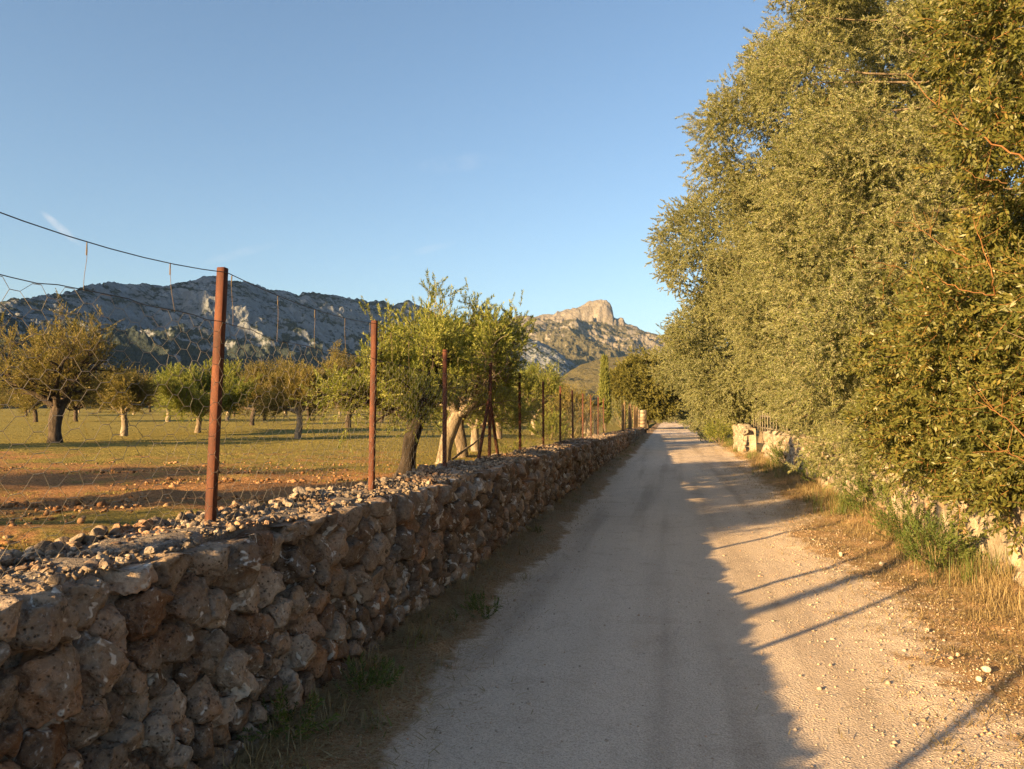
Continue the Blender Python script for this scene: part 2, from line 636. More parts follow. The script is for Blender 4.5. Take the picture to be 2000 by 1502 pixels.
def mat_mountain(name, rock_a, rock_b, veg_a, veg_b, rock_bias, scale, bump_d):
    t = NT(name)
    g = t.n('ShaderNodeNewGeometry')
    sx = t.n('ShaderNodeSeparateXYZ')
    t.l(g.outputs['Normal'], sx.inputs[0])
    steep = t.math('SUBTRACT', 1.0, sx.outputs['Z'])
    n = t.noise(0.02 * scale, 6, 0.65, dist=0.5)
    n2 = t.noise(0.09 * scale, 6, 0.7, dist=0.8)
    n3 = t.noise(0.3 * scale, 5, 0.7)
    rock = t.ramp(n2, [(0.3, rock_a), (0.65, rock_b)])
    rock = t.mix(t.ramp(n3, [(0.32, 0.6), (0.5, 0.0)]), rock, t.mix(0.5, rock, veg_a))
    veg = t.ramp(n3, [(0.35, veg_a), (0.65, veg_b)])
    f = t.math('ADD', t.math('MULTIPLY', steep, 0.9), t.math('MULTIPLY', t.math('SUBTRACT', n, 0.5), 1.0))
    f = t.math('ADD', f, t.math('MULTIPLY', t.math('SUBTRACT', n2, 0.5), 1.5))
    f = t.math('ADD', f, t.math('MULTIPLY', t.math('SUBTRACT', n3, 0.5), 0.7))
    f = t.math('ADD', f, t.math('MULTIPLY', t.attr('rocky'), 0.6))
    f = t.math('ADD', f, rock_bias)
    lay = t.noise(0.05 * scale, 4, 0.6, vec=t.pos((0.35, 0.35, 2.6)))
    f = t.math('ADD', f, t.math('MULTIPLY', t.math('SUBTRACT', lay, 0.5), 0.8))
    rock = t.mix(t.ramp(lay, [(0.38, 0.45), (0.5, 0.0)]), rock, t.mix(1.0, rock, (0.55, 0.55, 0.56), 'MULTIPLY'))
    c = t.mix(t.ramp(f, [(0.38, 0.0), (0.54, 1.0)]), veg, rock)
    b = t.bump(n2, 0.8, bump_d)
    b = t.bump(n3, 0.8, bump_d * 0.35, b)
    return t.fin(c, 1.0, b, 0.05)


M['ridge'] = mat_mountain('haze_blue_limestone', (0.13, 0.144, 0.166), (0.21, 0.23, 0.258), (0.024, 0.034, 0.036), (0.046, 0.056, 0.05), 0.0, 1.0, 5.0)  # tinted blue: the blue of air and skylight is put into the colour
M['peak'] = mat_mountain('pale_limestone_peak', (0.135, 0.12, 0.106), (0.22, 0.20, 0.178), (0.06, 0.057, 0.038), (0.105, 0.095, 0.06), -0.10, 0.75, 6.0)
M['foothill'] = mat_mountain('scrubby_foothill', (0.25, 0.20, 0.15), (0.34, 0.28, 0.21), (0.075, 0.068, 0.032), (0.13, 0.11, 0.055), -0.42, 1.6, 2.5)

# ------------------------------------------------------------------ heights of the land
WALL_END = 56.0


def path_z(Y):
    return 0.0065 * np.maximum(0, np.asarray(Y, float))


def wall_top(Y):
    return 1.06 - 0.0036 * np.clip(Y, 0, 60)


def field_z(X, Y):
    X, Y = np.asarray(X, float), np.asarray(Y, float)
    s = -SN * X + CS * Y
    base = 0.88 - 0.0033 * np.clip(Y, 0, 60)
    rise = 0.016 * np.maximum(0, s - 15) * np.clip((-X - 3.5) / 10, 0, 1)
    n = 0.05 * fbm(np.stack([X * 0.25, Y * 0.25], -1), 3, 3) * np.clip((-X - 2.4) / 1.5, 0.15, 1)
    return base + rise + n


# ------------------------------------------------------------------ ground, field, path
def build_ground():
    xs = np.concatenate([-np.geomspace(3000, 30, 20), np.linspace(-25, 25, 6), np.geomspace(30, 3000, 20)])
    X, Y = np.meshgrid(xs, xs, indexing='ij')
    V = np.stack([X, Y, np.full_like(X, -0.35)], -1).reshape(-1, 3)
    me = raw_mesh('ground', V, quads=grid_faces(len(xs), len(xs)), mats=[M['ground']])
    tag(link('ground', me), kind='structure')


def build_field():
    x = -np.concatenate([np.arange(2.42, 12, 0.10), np.arange(12, 30, 0.3), np.geomspace(30, 700, 60)])
    y = np.concatenate([np.linspace(-160, -12, 30), np.arange(-10, 22, 0.14), np.arange(22, 60, 0.4), np.geomspace(60, 700, 60)])
    X, Y = np.meshgrid(x, y, indexing='ij')
    Z = field_z(X, Y)
    near = np.clip(1 - np.hypot(X, Y) / 45, 0, 1)
    P2 = np.stack([X, Y], -1)
    furrow = np.sin((Y * 0.93 - X * 0.36) * 2 * np.pi / 1.25 + 2.0 * fbm(P2 * 0.35, 2, 21))
    Z = Z + near * (0.028 * fbm(P2 * 1.7, 4, 8) + 0.02 * furrow + 0.012 * ridged(P2 * 4.5, 2, 31))
    Z[0] -= 0.5
    V = np.stack([X, Y, Z], -1).reshape(-1, 3)
    me = raw_mesh('field', V, quads=grid_faces(len(x), len(y))[:, ::-1], smooth=True, mats=[M['field']])
    d = -SN * X + CS * Y
    grassy = 0.30 * np.clip((d - 14) / 10, 0, 1) - 0.17 * np.clip(1 - np.abs(d - 7) / 7, 0, 1) * np.clip((-X - 2.4) / 2.0, 0, 1) + 0.06
    fattr(me, 'grassy', grassy.ravel())
    tag(link('field', me), kind='structure')


PATH_L, PATH_R = -1.40, 1.62


def verge_amount(X, Y):
    P2 = np.stack([X, Y], -1)
    wid = 0.25 * fbm(np.stack([Y * 0.4, X * 0.0], -1), 3, 61)
    left = np.clip((PATH_L - X + 0.10 * fbm(P2 * 1.3, 3, 9)) / 0.35 + 0.5, 0, 1)
    rr = PATH_R + wid + np.clip((Y - 9) / 14, 0, 1) * 0.75
    right = np.clip((X - rr + 0.12 * fbm(P2 * 1.3, 3, 12)) / 0.95 + 0.5, 0, 1)
    return np.maximum(left, right)


def path_ground(X, Y):
    P2 = np.stack([X, Y], -1)
    z = path_z(Y) + 0.010 * fbm(P2 * 0.9, 3, 5)
    return z + verge_amount(X, Y) * (0.03 + 0.03 * fbm(P2 * 3, 3, 15)) + 0.05 * np.clip((-1.45 - X) / 0.4, 0, 1) + 0.10 * np.clip((X - 2.3) / 0.7, 0, 1)


def build_path():
    x = np.concatenate([np.linspace(-1.95, 3.2, 110)])
    y = np.concatenate([np.linspace(-8, 1, 20), np.arange(1.05, 14, 0.06), np.arange(14, 40, 0.25), np.geomspace(40, 150, 60)])
    X, Y = np.meshgrid(x, y, indexing='ij')
    P2 = np.stack([X, Y], -1)
    verge = verge_amount(X, Y)
    Z = path_ground(X, Y)
    V = np.stack([X, Y, Z], -1).reshape(-1, 3)
    me = raw_mesh('path', V, quads=grid_faces(len(x), len(y)), smooth=True, mats=[M['path']])
    fattr(me, 'verge', verge.ravel())
    tag(link('path', me), kind='structure')


build_ground()
build_field()
build_path()


# ------------------------------------------------------------------ mountains
def build_mountain(name, pts, lf, foot_z, lb, nu, nt, mat, amp, freq, seed, cliff=None, power=1.15, tail=(0, 0)):
    pts = np.array(pts, float)
    u = np.linspace(pts[0, 0], pts[-1, 0], nu)
    ys = np.interp(u, pts[:, 0], pts[:, 1])
    ds = np.interp(u, pts[:, 0], pts[:, 2])
    k = np.ones(9) / 9
    ds = np.convolve(np.pad(ds, 4, mode='edge'), k, mode='valid')
    D = np.stack([ray(a) for a in u])
    Rg = D * ds[:, None]
    zr = CAM_H + (HORIZON - ys) / FPX * ds
    Un = D / np.linalg.norm(D, axis=1)[:, None]
    t = np.concatenate([np.linspace(0, 1, nt), 1 + np.linspace(0.03, 1, nt // 4)])
    T, Zr = np.meshgrid(t, zr, indexing='xy')
    front = T <= 1
    off = np.where(front, -(1 - T) * lf, (T - 1) * lb)
    X = Rg[:, 0:1] + Un[:, 0:1] * off
    Y = Rg[:, 1:2] + Un[:, 1:2] * off
    pr = np.clip(T, 0, 1) ** power
    if cliff is not None:
        cu, ch, ct = cliff(u)
        low = (1 - ch)[:, None] * np.clip(T / (1 - ct)[:, None], 0, 1) ** power
        hi = (1 - ch)[:, None] + ch[:, None] * np.clip((T - (1 - ct)[:, None]) / (0.5 * ct)[:, None], 0, 1) ** 0.8
        pr = np.where(T < (1 - ct)[:, None], low, hi)
    Z = foot_z + (Zr - foot_z) * pr
    if cliff is not None:
        Zs = (CAM_H + (HORIZON - np.interp(u, BASE_SKY[:, 0], BASE_SKY[:, 1])) / FPX * ds)[:, None]
        lo = foot_z + (Zs - foot_z) * np.clip(T, 0, 1) ** power
        wv = 0.08 * fbm(np.stack([X, Y], -1) / 45.0, 3, 19)
        stp = np.clip((T - (1 - ct)[:, None] - wv * np.clip((1 - T) / 0.04, 0, 1)) / (0.75 * ct)[:, None], 0, 1)
        Z = lo + np.maximum(0, Zr - foot_z - (Zs - foot_z)) * stp ** 0.7
        Z = np.where(T > 0.97, np.maximum(Z, np.minimum(Z, Zr)), Z)
    back = np.clip(T - 1, 0, 1)
    Z = np.where(front, Z, foot_z + (Z[:, nt - 1:nt] - foot_z) * (1 - back ** 1.3))
    P2 = np.stack([X, Y], -1) * freq
    win = np.clip(T / 0.15, 0, 1) * np.clip((1.0 - T) / 0.22, 0, 1) + 0.12 * np.clip(T / 0.15, 0, 1) * np.clip((2.0 - T) / 0.5, 0, 1)
    nz = 0.75 * ridged(P2, 6, seed, 0.55) + 0.6 * fbm(P2 * 0.6, 3, seed + 5)
    Z = Z + amp * (nz - 0.5) * win
    fine = ridged(P2 * 7, 4, seed + 40, 0.6)
    Z = Z + amp * 0.10 * fine * np.clip(T / 0.2, 0, 1)
    V = np.stack([X, Y, Z], -1).reshape(-1, 3)
    me = raw_mesh(name, V, quads=grid_faces(len(u), len(t))[:, ::-1], smooth=False, mats=[mat])
    rocky = np.clip((np.clip(T, 0, 1) - 0.25) / 0.5, 0, 1) - 0.5
    if cliff is not None:
        rocky = rocky + (stp > 0.02) * 0.75
    fattr(me, 'rocky', rocky.ravel())
    return link(name, me)


LEFT_SKY = [(-420, 640, 380), (-200, 615, 420), (0, 590, 480), (60, 580, 510), (100, 572, 530), (132, 565, 545), (160, 555, 565), (207, 544, 600), (240, 551, 615), (305, 558, 640), (350, 552, 660), (390, 541, 680), (418, 540, 690), (440, 549, 705), (477, 549, 725), (518, 565, 750), (581, 577, 790), (595, 573, 800), (654, 579, 845), (713, 588, 890), (749, 588, 915), (765, 595, 925), (798, 586, 950), (821, 599, 965), (850, 610, 985), (900, 628, 1010), (950, 646, 1045), (1000, 660, 1080), (1050, 668, 1110), (1085, 682, 1130), (1128, 716, 1150), (1180, 765, 1170), (1240, 812, 1190)]
tag(build_mountain('rocky_ridge', LEFT_SKY, 300, 2, 300, 900, 210, M['ridge'], 13.0, 1 / 75.0, 3, power=1.25), kind='structure')

PEAK_SKY = [(640, 800, 1700), (800, 700, 1650), (900, 650, 1620), (960, 630, 1600), (1004, 621, 1600), (1058, 616, 1600), (1080, 612, 1600), (1110, 603, 1600), (1134, 599, 1600), (1141, 595, 1600), (1148, 590, 1600), (1162, 587, 1600), (1186, 586, 1600), (1193, 594, 1600), (1197, 603, 1600), (1200, 620, 1600), (1207, 624, 1600), (1213, 622, 1600), (1218, 622, 1600), (1222, 631, 1600), (1232, 634, 1600), (1246, 641, 1600), (1262, 650, 1600), (1288, 655, 1600), (1340, 672, 1600), (1420, 700, 1600), (1520, 745, 1650), (1700, 812, 1700)]


BASE_SKY = np.array([(640, 802), (800, 703), (900, 655), (960, 633), (1004, 624), (1058, 620), (1085, 618), (1110, 617), (1134, 621), (1150, 625), (1190, 627), (1205, 631), (1225, 636), (1246, 643), (1262, 651), (1288, 656), (1340, 673), (1420, 701), (1520, 746), (1700, 813)], float)


def peak_cliff(u):
    ch = np.interp(u, [960, 1000, 1080, 1130, 1150, 1190, 1199, 1202, 1215, 1260], [0.03, 0.06, 0.08, 0.10, 0.20, 0.21, 0.17, 0.05, 0.03, 0.0])
    ct = np.interp(u, [900, 1000, 1100, 1150, 1190, 1215], [0.05, 0.10, 0.10, 0.07, 0.07, 0.05])
    return u, ch, ct


tag(build_mountain('flat_topped_peak', PEAK_SKY, 640, 4, 500, 900, 260, M['peak'], 20.0, 1 / 120.0, 57, cliff=peak_cliff, power=1.1), kind='structure')

FOOT_SKY = [(880, 815, 620), (960, 806, 640), (1020, 785, 660), (1060, 763, 690), (1085, 745, 720), (1110, 728, 750), (1135, 714, 780), (1170, 702, 800), (1220, 697, 810), (1290, 694, 820), (1400, 690, 820), (1600, 705, 800), (2000, 790, 700), (2200, 815, 650)]
tag(build_mountain('foothill', FOOT_SKY, 330, 2, 250, 500, 120, M['foothill'], 5.0, 1 / 60.0, 91, power=1.3), kind='structure')

# the range goes on out of the picture to the left; it is what shades the ridge
crest = []
for (u, y, d, tt) in [(0, 622, 480, 450), (100, 606, 530, 520), (160, 602, 565, 560), (207, 576, 600, 590), (305, 560, 640, 640), (418, 552, 690, 700), (520, 566, 750, 750), (620, 604, 825, 800), (720, 622, 895, 850), (800, 612, 950, 880), (870, 606, 1000, 900)]:
    crest.append(at(u, d, y) + SUN_DIR * tt)
crest = np.array(crest)


def build_left_range():
    A = crest
    k = np.linspace(0, len(A) - 1, 90)
    C = np.stack([np.interp(k, np.arange(len(A)), A[:, i]) for i in range(3)], -1)
    d0 = C[0] - C[8]
    d1 = C[-1] - C[-9]
    pre = np.array([C[0] + d0 / np.linalg.norm(d0[:2]) * s * np.array([1, 1, 0]) for s in (260, 200, 140, 80, 40)])
    pre[:, 2] = C[0, 2] * np.array([0.02, 0.15, 0.4, 0.7, 0.88])
    post = np.array([C[-1] + d1 / np.linalg.norm(d1[:2]) * s * np.array([1, 1, 0]) for s in (15, 30, 80, 150, 260, 400)])
    post[:, 2] = C[-1, 2] * np.array([1.0, 0.92, 0.8, 0.55, 0.25, 0.0])
    C = np.concatenate([pre, C, post])
    T = np.gradient(C[:, :2], axis=0)
    T /= np.linalg.norm(T, axis=1)[:, None]
    N = np.stack([-T[:, 1], T[:, 0]], -1)
    s = np.linspace(-1, 1, 61)
    W = np.maximum(60, C[:, 2] * 1.15)
    X = C[:, 0:1] + N[:, 0:1] * s * W[:, None]
    Y = C[:, 1:2] + N[:, 1:2] * s * W[:, None]
    Z = C[:, 2:3] * (1 - np.abs(s)) - 1 + 16 * (ridged(np.stack([X, Y], -1) / 80, 5, 77) - 0.4) * np.clip(np.abs(s) * 4, 0, 1) * np.clip((1 - np.abs(s)) * 5, 0, 1)
    V = np.stack([X, Y, Z], -1).reshape(-1, 3)
    me = raw_mesh('side_range', V, quads=grid_faces(len(C), len(s)), mats=[M['ridge']])
    fattr(me, 'rocky', np.zeros(len(V)))
    tag(link('side_range', me), kind='structure')


build_left_range()


# ------------------------------------------------------------------ dry stone walls
def scatter_sites(y0, y1, topf, rfun, seed, z0f):
    g = np.random.default_rng(seed)
    pts = []
    cell = {}
    cs = 0.1
    area = (y1 - y0) * 1.1
    tries = int(area / 0.0013)
    Ys = g.uniform(y0, y1, tries)
    Zs = g.uniform(0, 1, tries)
    for Y, q in zip(Ys, Zs):
        z0 = float(z0f(Y))
        zt = float(topf(Y))
        z = z0 + q * (zt - z0)
        r = rfun(Y, q)
        k = (int(Y / cs), int(z / cs))
        ok = True
        m = int(r / cs) + 1
        for i in range(k[0] - m, k[0] + m + 1):
            for j in range(k[1] - m, k[1] + m + 1):
                for (a, b, rr) in cell.get((i, j), ()):
                    e = 0.5 * (r + rr)
                    if ((a - Y) * 0.88) ** 2 + (b - z) ** 2 < e * e:
                        ok = False
                        break
                if not ok: break
            if not ok: break
        if ok:
            cell.setdefault(k, []).append((Y, z, r))
            pts.append((Y, z, r))
    return np.array(sorted(pts))


def stone_geo(i, pts, topf, z0f, level, g, depth, gap=0.955, rough=1.0):
    """rounded stone filling its share of the wall face; returns local verts (x=out of the wall, y, z)"""
    Y, z, r = pts[i]
    lo = np.searchsorted(pts[:, 0], Y - 3 * r - 0.3)
    hi = np.searchsorted(pts[:, 0], Y + 3 * r + 0.3)
    nb = pts[lo:hi]
    nb = nb[(np.abs(nb[:, 0] - Y) + np.abs(nb[:, 1] - z)) > 1e-6]
    dv = nb[:, :2] - np.array([Y, z])
    dist = np.hypot(dv[:, 0], dv[:, 1])
    wgt = r / (r + nb[:, 2])
    hd = dist * wgt
    nrm = dv / dist[:, None]
    zt, zb = float(topf(Y)), float(z0f(Y))
    nrm = np.concatenate([nrm, [[0, 1], [0, -1]]])
    hd = np.concatenate([hd, [max(0.05, zt - z + g.uniform(-0.06, 0.015)), z - zb + 0.08]])
    V, F = ico(level)
    q = np.hypot(V[:, 1], V[:, 2])
    dirs = V[:, 1:] / (q[:, None] + 1e-9)
    cosv = dirs @ nrm.T
    inv = np.where(cosv > 0.05, cosv / hd, 0)
    p = 12.0
    Rr = (np.sum(inv ** p, 1) + 1e-9) ** (-1 / p)
    Rr = np.minimum(Rr, 1.55 * r)
    rad = Rr * gap * q ** 0.5
    size = float(np.median(Rr))
    dep = depth * g.uniform(0.75, 1.25) * np.clip(size / 0.1, 0.7, 1.5)
    x = np.sign(V[:, 0]) * np.abs(V[:, 0]) ** 0.75 * dep
    L = np.stack([x, dirs[:, 0] * rad, dirs[:, 1] * rad], -1)
    L[:, 0] += L[:, 1] * g.uniform(-0.28, 0.28) + L[:, 2] * g.uniform(-0.30, 0.22)
    sd = g.uniform(0, 100, 3)
    n1 = fbm(L / (size * 0.9) + sd, 2, 3)
    L *= (1 + 0.17 * n1)[:, None]
    for _ in range(6 if level >= 2 else 2):      # broken facets
        d = g.normal(size=3)
        d[0] = abs(d[0]) * 0.9
        d /= np.linalg.norm(d)
        s = L @ d
        lim = s.max() * g.uniform(0.62, 0.9)
        L -= d * (np.maximum(0, s - lim) * 0.9)[:, None]
    if level >= 3:
        n2 = fbm(L / 0.055 + sd, 3, 5)
        n3 = np.clip(vnoise(L / 0.030 + sd, 6) - 0.35, 0, 1)
        n4 = np.clip(vnoise(L / 0.085 + sd, 16) - 0.4, 0, 1)
        L += V * (0.011 * rough * n2 - 0.022 * rough * n3 - 0.035 * rough * n4)[:, None]
    cap = zt - z - 0.012 + 0.02 * vnoise(np.stack([L[:, 0] * 9, (L[:, 1] + Y) * 9], -1), 91)
    L[:, 2] = np.where(L[:, 2] > cap, cap + (L[:, 2] - cap) * 0.12, L[:, 2])
    return L, F, size


def build_left_wall():
    y0, y1 = -2.4, WALL_END
    root = empty('dry_stone_wall', (-2.15, y0, 0), 'long brown dry stone wall along the shaded edge of the path, carrying the wire fence', 'wall')
    root['kind'] = 'thing'
    off = np.array(root.location)
    topf = wall_top
    z0f = lambda Y: path_z(Y) - 0.02

    def rfun(Y, q):
        s = 0.104 if q < 0.62 else 0.15
        return s * (0.75 + 0.5 * rng.random()) * (1.0 if Y < 30 else 1.1)
    pts = scatter_sites(y0, y1, topf, rfun, 5, z0f)
    g = np.random.default_rng(11)
    jv, jf, jt, n = [], [], [], 0
    # which stones show largest in the photograph
    dd = np.hypot(pts[:, 0], 2.0)
    vis = (pts[:, 0] > 1.35)
    score = np.where(vis, pts[:, 2] ** 2 * np.sqrt(2.0 / dd) / dd ** 2, 0)
    own = set(np.argsort(-score)[:300].tolist())
    for i in range(len(pts)):
        Y, z, r = pts[i]
        dist = math.hypot(Y, 2)
        level = 4 if (dist < 4.5 and i in own) else 3 if (dist < 10 and i in own) else 2 if dist < 22 else 1
        q = (z - z0f(Y)) / (topf(Y) - z0f(Y))
        L, F, size = stone_geo(i, pts, topf, z0f, level, g, 0.10, 1.05 if q > 0.62 else 0.985, 1.6 if q > 0.58 else 1.25)
        cx = -1.93 - 0.10 * q + g.uniform(-0.025, 0.03)
        if q > 0.7:
            L[:, 0] = np.where(L[:, 0] < 0, L[:, 0] * 2.2, L[:, 0])
        c = np.array([cx, Y, z])
        tint = np.clip(g.normal(0.42, 0.34), 0, 1)
        if i in own:
            me = raw_mesh('stone', L, tris=F, smooth=True, mats=[M['stone']])
            fattr(me, 'tint', np.full(len(L), tint))
            link('stone', me, root, c - off)
        else:
            jv.append(L + c - off)
            jf.append(F + n)
            jt.append(np.full(len(L), tint))
            n += len(L)
    me = raw_mesh('far_stones', np.concatenate(jv), tris=np.concatenate(jf), smooth=True, mats=[M['stone']])
    fattr(me, 'tint', np.concatenate(jt))
    tag(link('far_stones', me, root), kind='stuff')
    # rubble and mortar core, uneven top
    ys = np.arange(y0, y1 + 0.01, 0.07)
    prof = [(-1.97, -0.1), (-2.00, 0.55), (-2.04, 0.93)] + [(-2.06 - 0.03 * k, 1.0) for k in range(14)] + [(-2.50, 0.93), (-2.56, 0.4)]
    V = np.zeros((len(ys), len(prof), 3))
    for j, (px_, pz) in enumerate(prof):
        V[:, j, 0] = px_
        V[:, j, 1] = ys
        V[:, j, 2] = path_z(ys) + (topf(ys) - path_z(ys)) * pz if pz > 0 else -0.1
    nn = fbm(np.stack([V[..., 0] * 6, V[..., 1] * 6], -1), 4, 71)
    nn2 = fbm(np.stack([V[..., 0] * 1.2, V[..., 1] * 1.2], -1), 2, 75)
    topm = np.array([1.0 if p[1] > 0.9 else 0 for p in prof])
    V[..., 2] += topm * (0.022 * nn + 0.03 * nn2 - 0.005)
    V[0, :, 1] -= 0
    me = raw_mesh('wall_core', V.reshape(-1, 3) - off, quads=grid_faces(len(ys), len(prof))[:, ::-1], smooth=True, mats=[M['core']])
    link('wall_core', me, root)
    # loose rubble lying along the top
    shapes = []
    for k in range(14):
        Vv, F = ico(2)
        Lc = Vv * g.uniform(0.6, 1.0, 3)
        for _ in range(7):
            d = g.normal(size=3)
            d /= np.linalg.norm(d)
            s = Lc @ d
            lim = g.uniform(0.36, 0.56)
            Lc = Lc - d * np.maximum(0, s - lim)[:, None]
        Lc *= (1 + 0.06 * fbm(Lc * 3 + k * 9.1, 2, 7))[:, None]
        Lc /= np.abs(Lc).max()
        me = raw_mesh('rubble_stone', Lc, tris=F, smooth=False, mats=[M['rubble']])
        fattr(me, 'tint', np.full(len(Lc), g.uniform(0.1, 1)))
        shapes.append((me, Lc, F))
    N = 20000
    Y = 0.4 + (y1 - 0.4) * g.random(N) ** 1.9
    Y = np.where(np.arange(N) % 12 == 0, g.uniform(y0, 1.0, N), Y)
    X = -1.98 - 0.52 * g.random(N) ** 0.8
    S = np.clip(g.lognormal(math.log(0.0128), 0.5, N), 0.006, 0.036)
    back = np.clip((-X - 2.28) / 0.2, 0, 1)
    S *= 0.8 + 0.7 * back
    Zt = topf(Y) + 0.03 * fbm(np.stack([X * 1.2, Y * 1.2], -1), 2, 75) - 0.005 - 0.07 * np.clip((-X - 2.46) / 0.06, 0, 1)
    heap = 0.03 * np.clip(vnoise(np.stack([X * 3, Y * 1.5], -1), 4), 0, 1) + back * 0.03 * g.random(N)
    order = np.argsort(-(S / np.hypot(Y, 2)) * (Y > 1.3))
    rv, rf, rt, n = [], [], [], 0
    an = g.uniform(0, 6.283, (N, 3))
    for rank, i in enumerate(order):
        me, Lc, F = shapes[int(g.integers(0, 14))]
        sc = S[i] * np.array([1, 1, 0.75])
        p = np.array([X[i], Y[i], Zt[i] + heap[i] + S[i] * 0.35])
        if rank < 300:
            o = link('rubble_stone', me, root, p - off)
            o.rotation_euler = (an[i, 0] * 0.1, an[i, 1] * 0.1, an[i, 2])
            o.scale = sc
        else:
            if Y[i] > 14:
                Lc, F = ico(0)
            c, s_ = math.cos(an[i, 2]), math.sin(an[i, 2])
            Q = Lc * sc
            Q = np.stack([Q[:, 0] * c - Q[:, 1] * s_, Q[:, 0] * s_ + Q[:, 1] * c, Q[:, 2]], -1)
            rv.append(Q + p - off)
            rf.append(F + n)
            rt.append(np.full(len(Q), g.random()))
            n += len(Q)
    me = raw_mesh('small_rubble', np.concatenate(rv), tris=np.concatenate(rf), mats=[M['rubble']])
    fattr(me, 'tint', np.concatenate(rt))
    tag(link('small_rubble', me, root), kind='stuff')


build_left_wall()


def build_right_wall(name, y0, y1, xf, hgt, label, seed, own_n, mat):
    root = empty(name, (xf + 0.25, y0, float(path_z(y0))), label, 'wall')
    root['kind'] = 'thing'
    off = np.array(root.location)
    g = np.random.default_rng(seed)
    topf = lambda Y: path_z(Y) + hgt + 0.05 * np.sin(np.asarray(Y) * 1.7) + 0.03 * np.sin(np.asarray(Y) * 5.1)
    z0f = lambda Y: path_z(Y) - 0.02
    rf_ = lambda Y, q: (0.17 if q < 0.75 else 0.26) * (0.7 + 0.6 * rng.random())
    pts = scatter_sites(y0, y1, topf, rf_, seed, z0f)
    jv, jf, jt, n = [], [], [], 0
    for i in range(len(pts)):
        Y, z, r = pts[i]
        L, F, size = stone_geo(i, pts, topf, z0f, 2, g, 0.06, 0.98)
        L[:, 0] *= -1
        F = F[:, ::-1]
        c = np.array([xf + 0.062 + g.uniform(-0.02, 0.025), Y, z])
        tint = np.clip(g.normal(0.6, 0.2), 0, 1)
        if i < own_n:
            me = raw_mesh('stone', L, tris=F, smooth=True, mats=[mat])
            fattr(me, 'tint', np.full(len(L), tint))
            link('stone', me, root, c - off)
        else:
            jv.append(L + c - off)
            jf.append(F + n)
            jt.append(np.full(len(L), tint))
            n += len(L)
    if jv:
        me = raw_mesh('far_stones', np.concatenate(jv), tris=np.concatenate(jf), smooth=True, mats=[mat])
        fattr(me, 'tint', np.concatenate(jt))
        tag(link('far_stones', me, root), kind='stuff')
    ys = np.arange(y0, y1 + 0.01, 0.12)
    prof = [(xf + 0.015, -0.15), (xf + 0.015, 0.3), (xf + 0.02, 0.6), (xf + 0.035, 0.9), (xf + 0.1, 0.98), (xf + 0.25, 1.0), (xf + 0.42, 0.96), (xf + 0.46, 0.5), (xf + 0.46, -0.15)]
    V = np.zeros((len(ys), len(prof), 3))
    for j, (px_, pz) in enumerate(prof):
        V[:, j, 0] = px_ + 0.02 * vnoise(np.stack([ys * 3, ys * 0 + pz * 4], -1), 3)
        V[:, j, 1] = ys
        V[:, j, 2] = path_z(ys) + (topf(ys) - path_z(ys)) * pz
    Vf = V.reshape(-1, 3)
    q = grid_faces(len(ys), len(prof))
    m = len(prof)
    me = raw_mesh('wall_core', Vf - off, faces=[tuple(int(a) for a in f) for f in q] + [tuple(range(m))[::-1], tuple(range((len(ys) - 1) * m, len(ys) * m))], smooth=False, mats=[M['pale_core']])
    link('wall_core', me, root)
    return root


def mat_pale_core():
    t = NT('eroded_lime_mortar')
    n = t.noise(7, 6, 0.7)
    n2 = t.noise(45, 5, 0.7)
    c = t.ramp(n, [(0.3, (0.20, 0.165, 0.12)), (0.55, (0.33, 0.28, 0.215)), (0.75, (0.42, 0.37, 0.295))])
    c = t.mix(t.ramp(n2, [(0.3, 0.5), (0.48, 0.0)]), c, (0.15, 0.125, 0.09))
    return t.fin(c, 0.95, t.bump(n2, 0.7, 0.01, t.bump(n, 0.9, 0.05)), 0.1)


M['pale_core'] = mat_pale_core()
build_right_wall('roadside_wall', 3.0, 26.0, 2.93, 1.0, 'pale sunlit stone wall half hidden under the overhanging olives and grass', 21, 240, M['pale_stone'])
build_right_wall('broken_wall', 29.0, 33.5, 2.55, 1.1, 'short broken pale wall stub ending beside the green bush, below the pickets', 22, 200, M['pale_stone'])


# ------------------------------------------------------------------ wire fence
POSTS = [(-2.20, -2.7), (-2.20, -0.42), (-2.21, 1.82), (-2.215, 3.40), (-2.29, 5.66), (-2.38, 7.93), (-2.44, 10.25), (-2.44, 12.45), (-2.44, 14.8), (-2.44, 17.1), (-2.44, 19.4), (-2.44, 21.6), (-2.44, 23.9), (-2.44, 26.2), (-2.44, 28.5)]


def fence_x(Y):
    P = np.array(POSTS)
    return np.interp(Y, P[:, 1], P[:, 0])


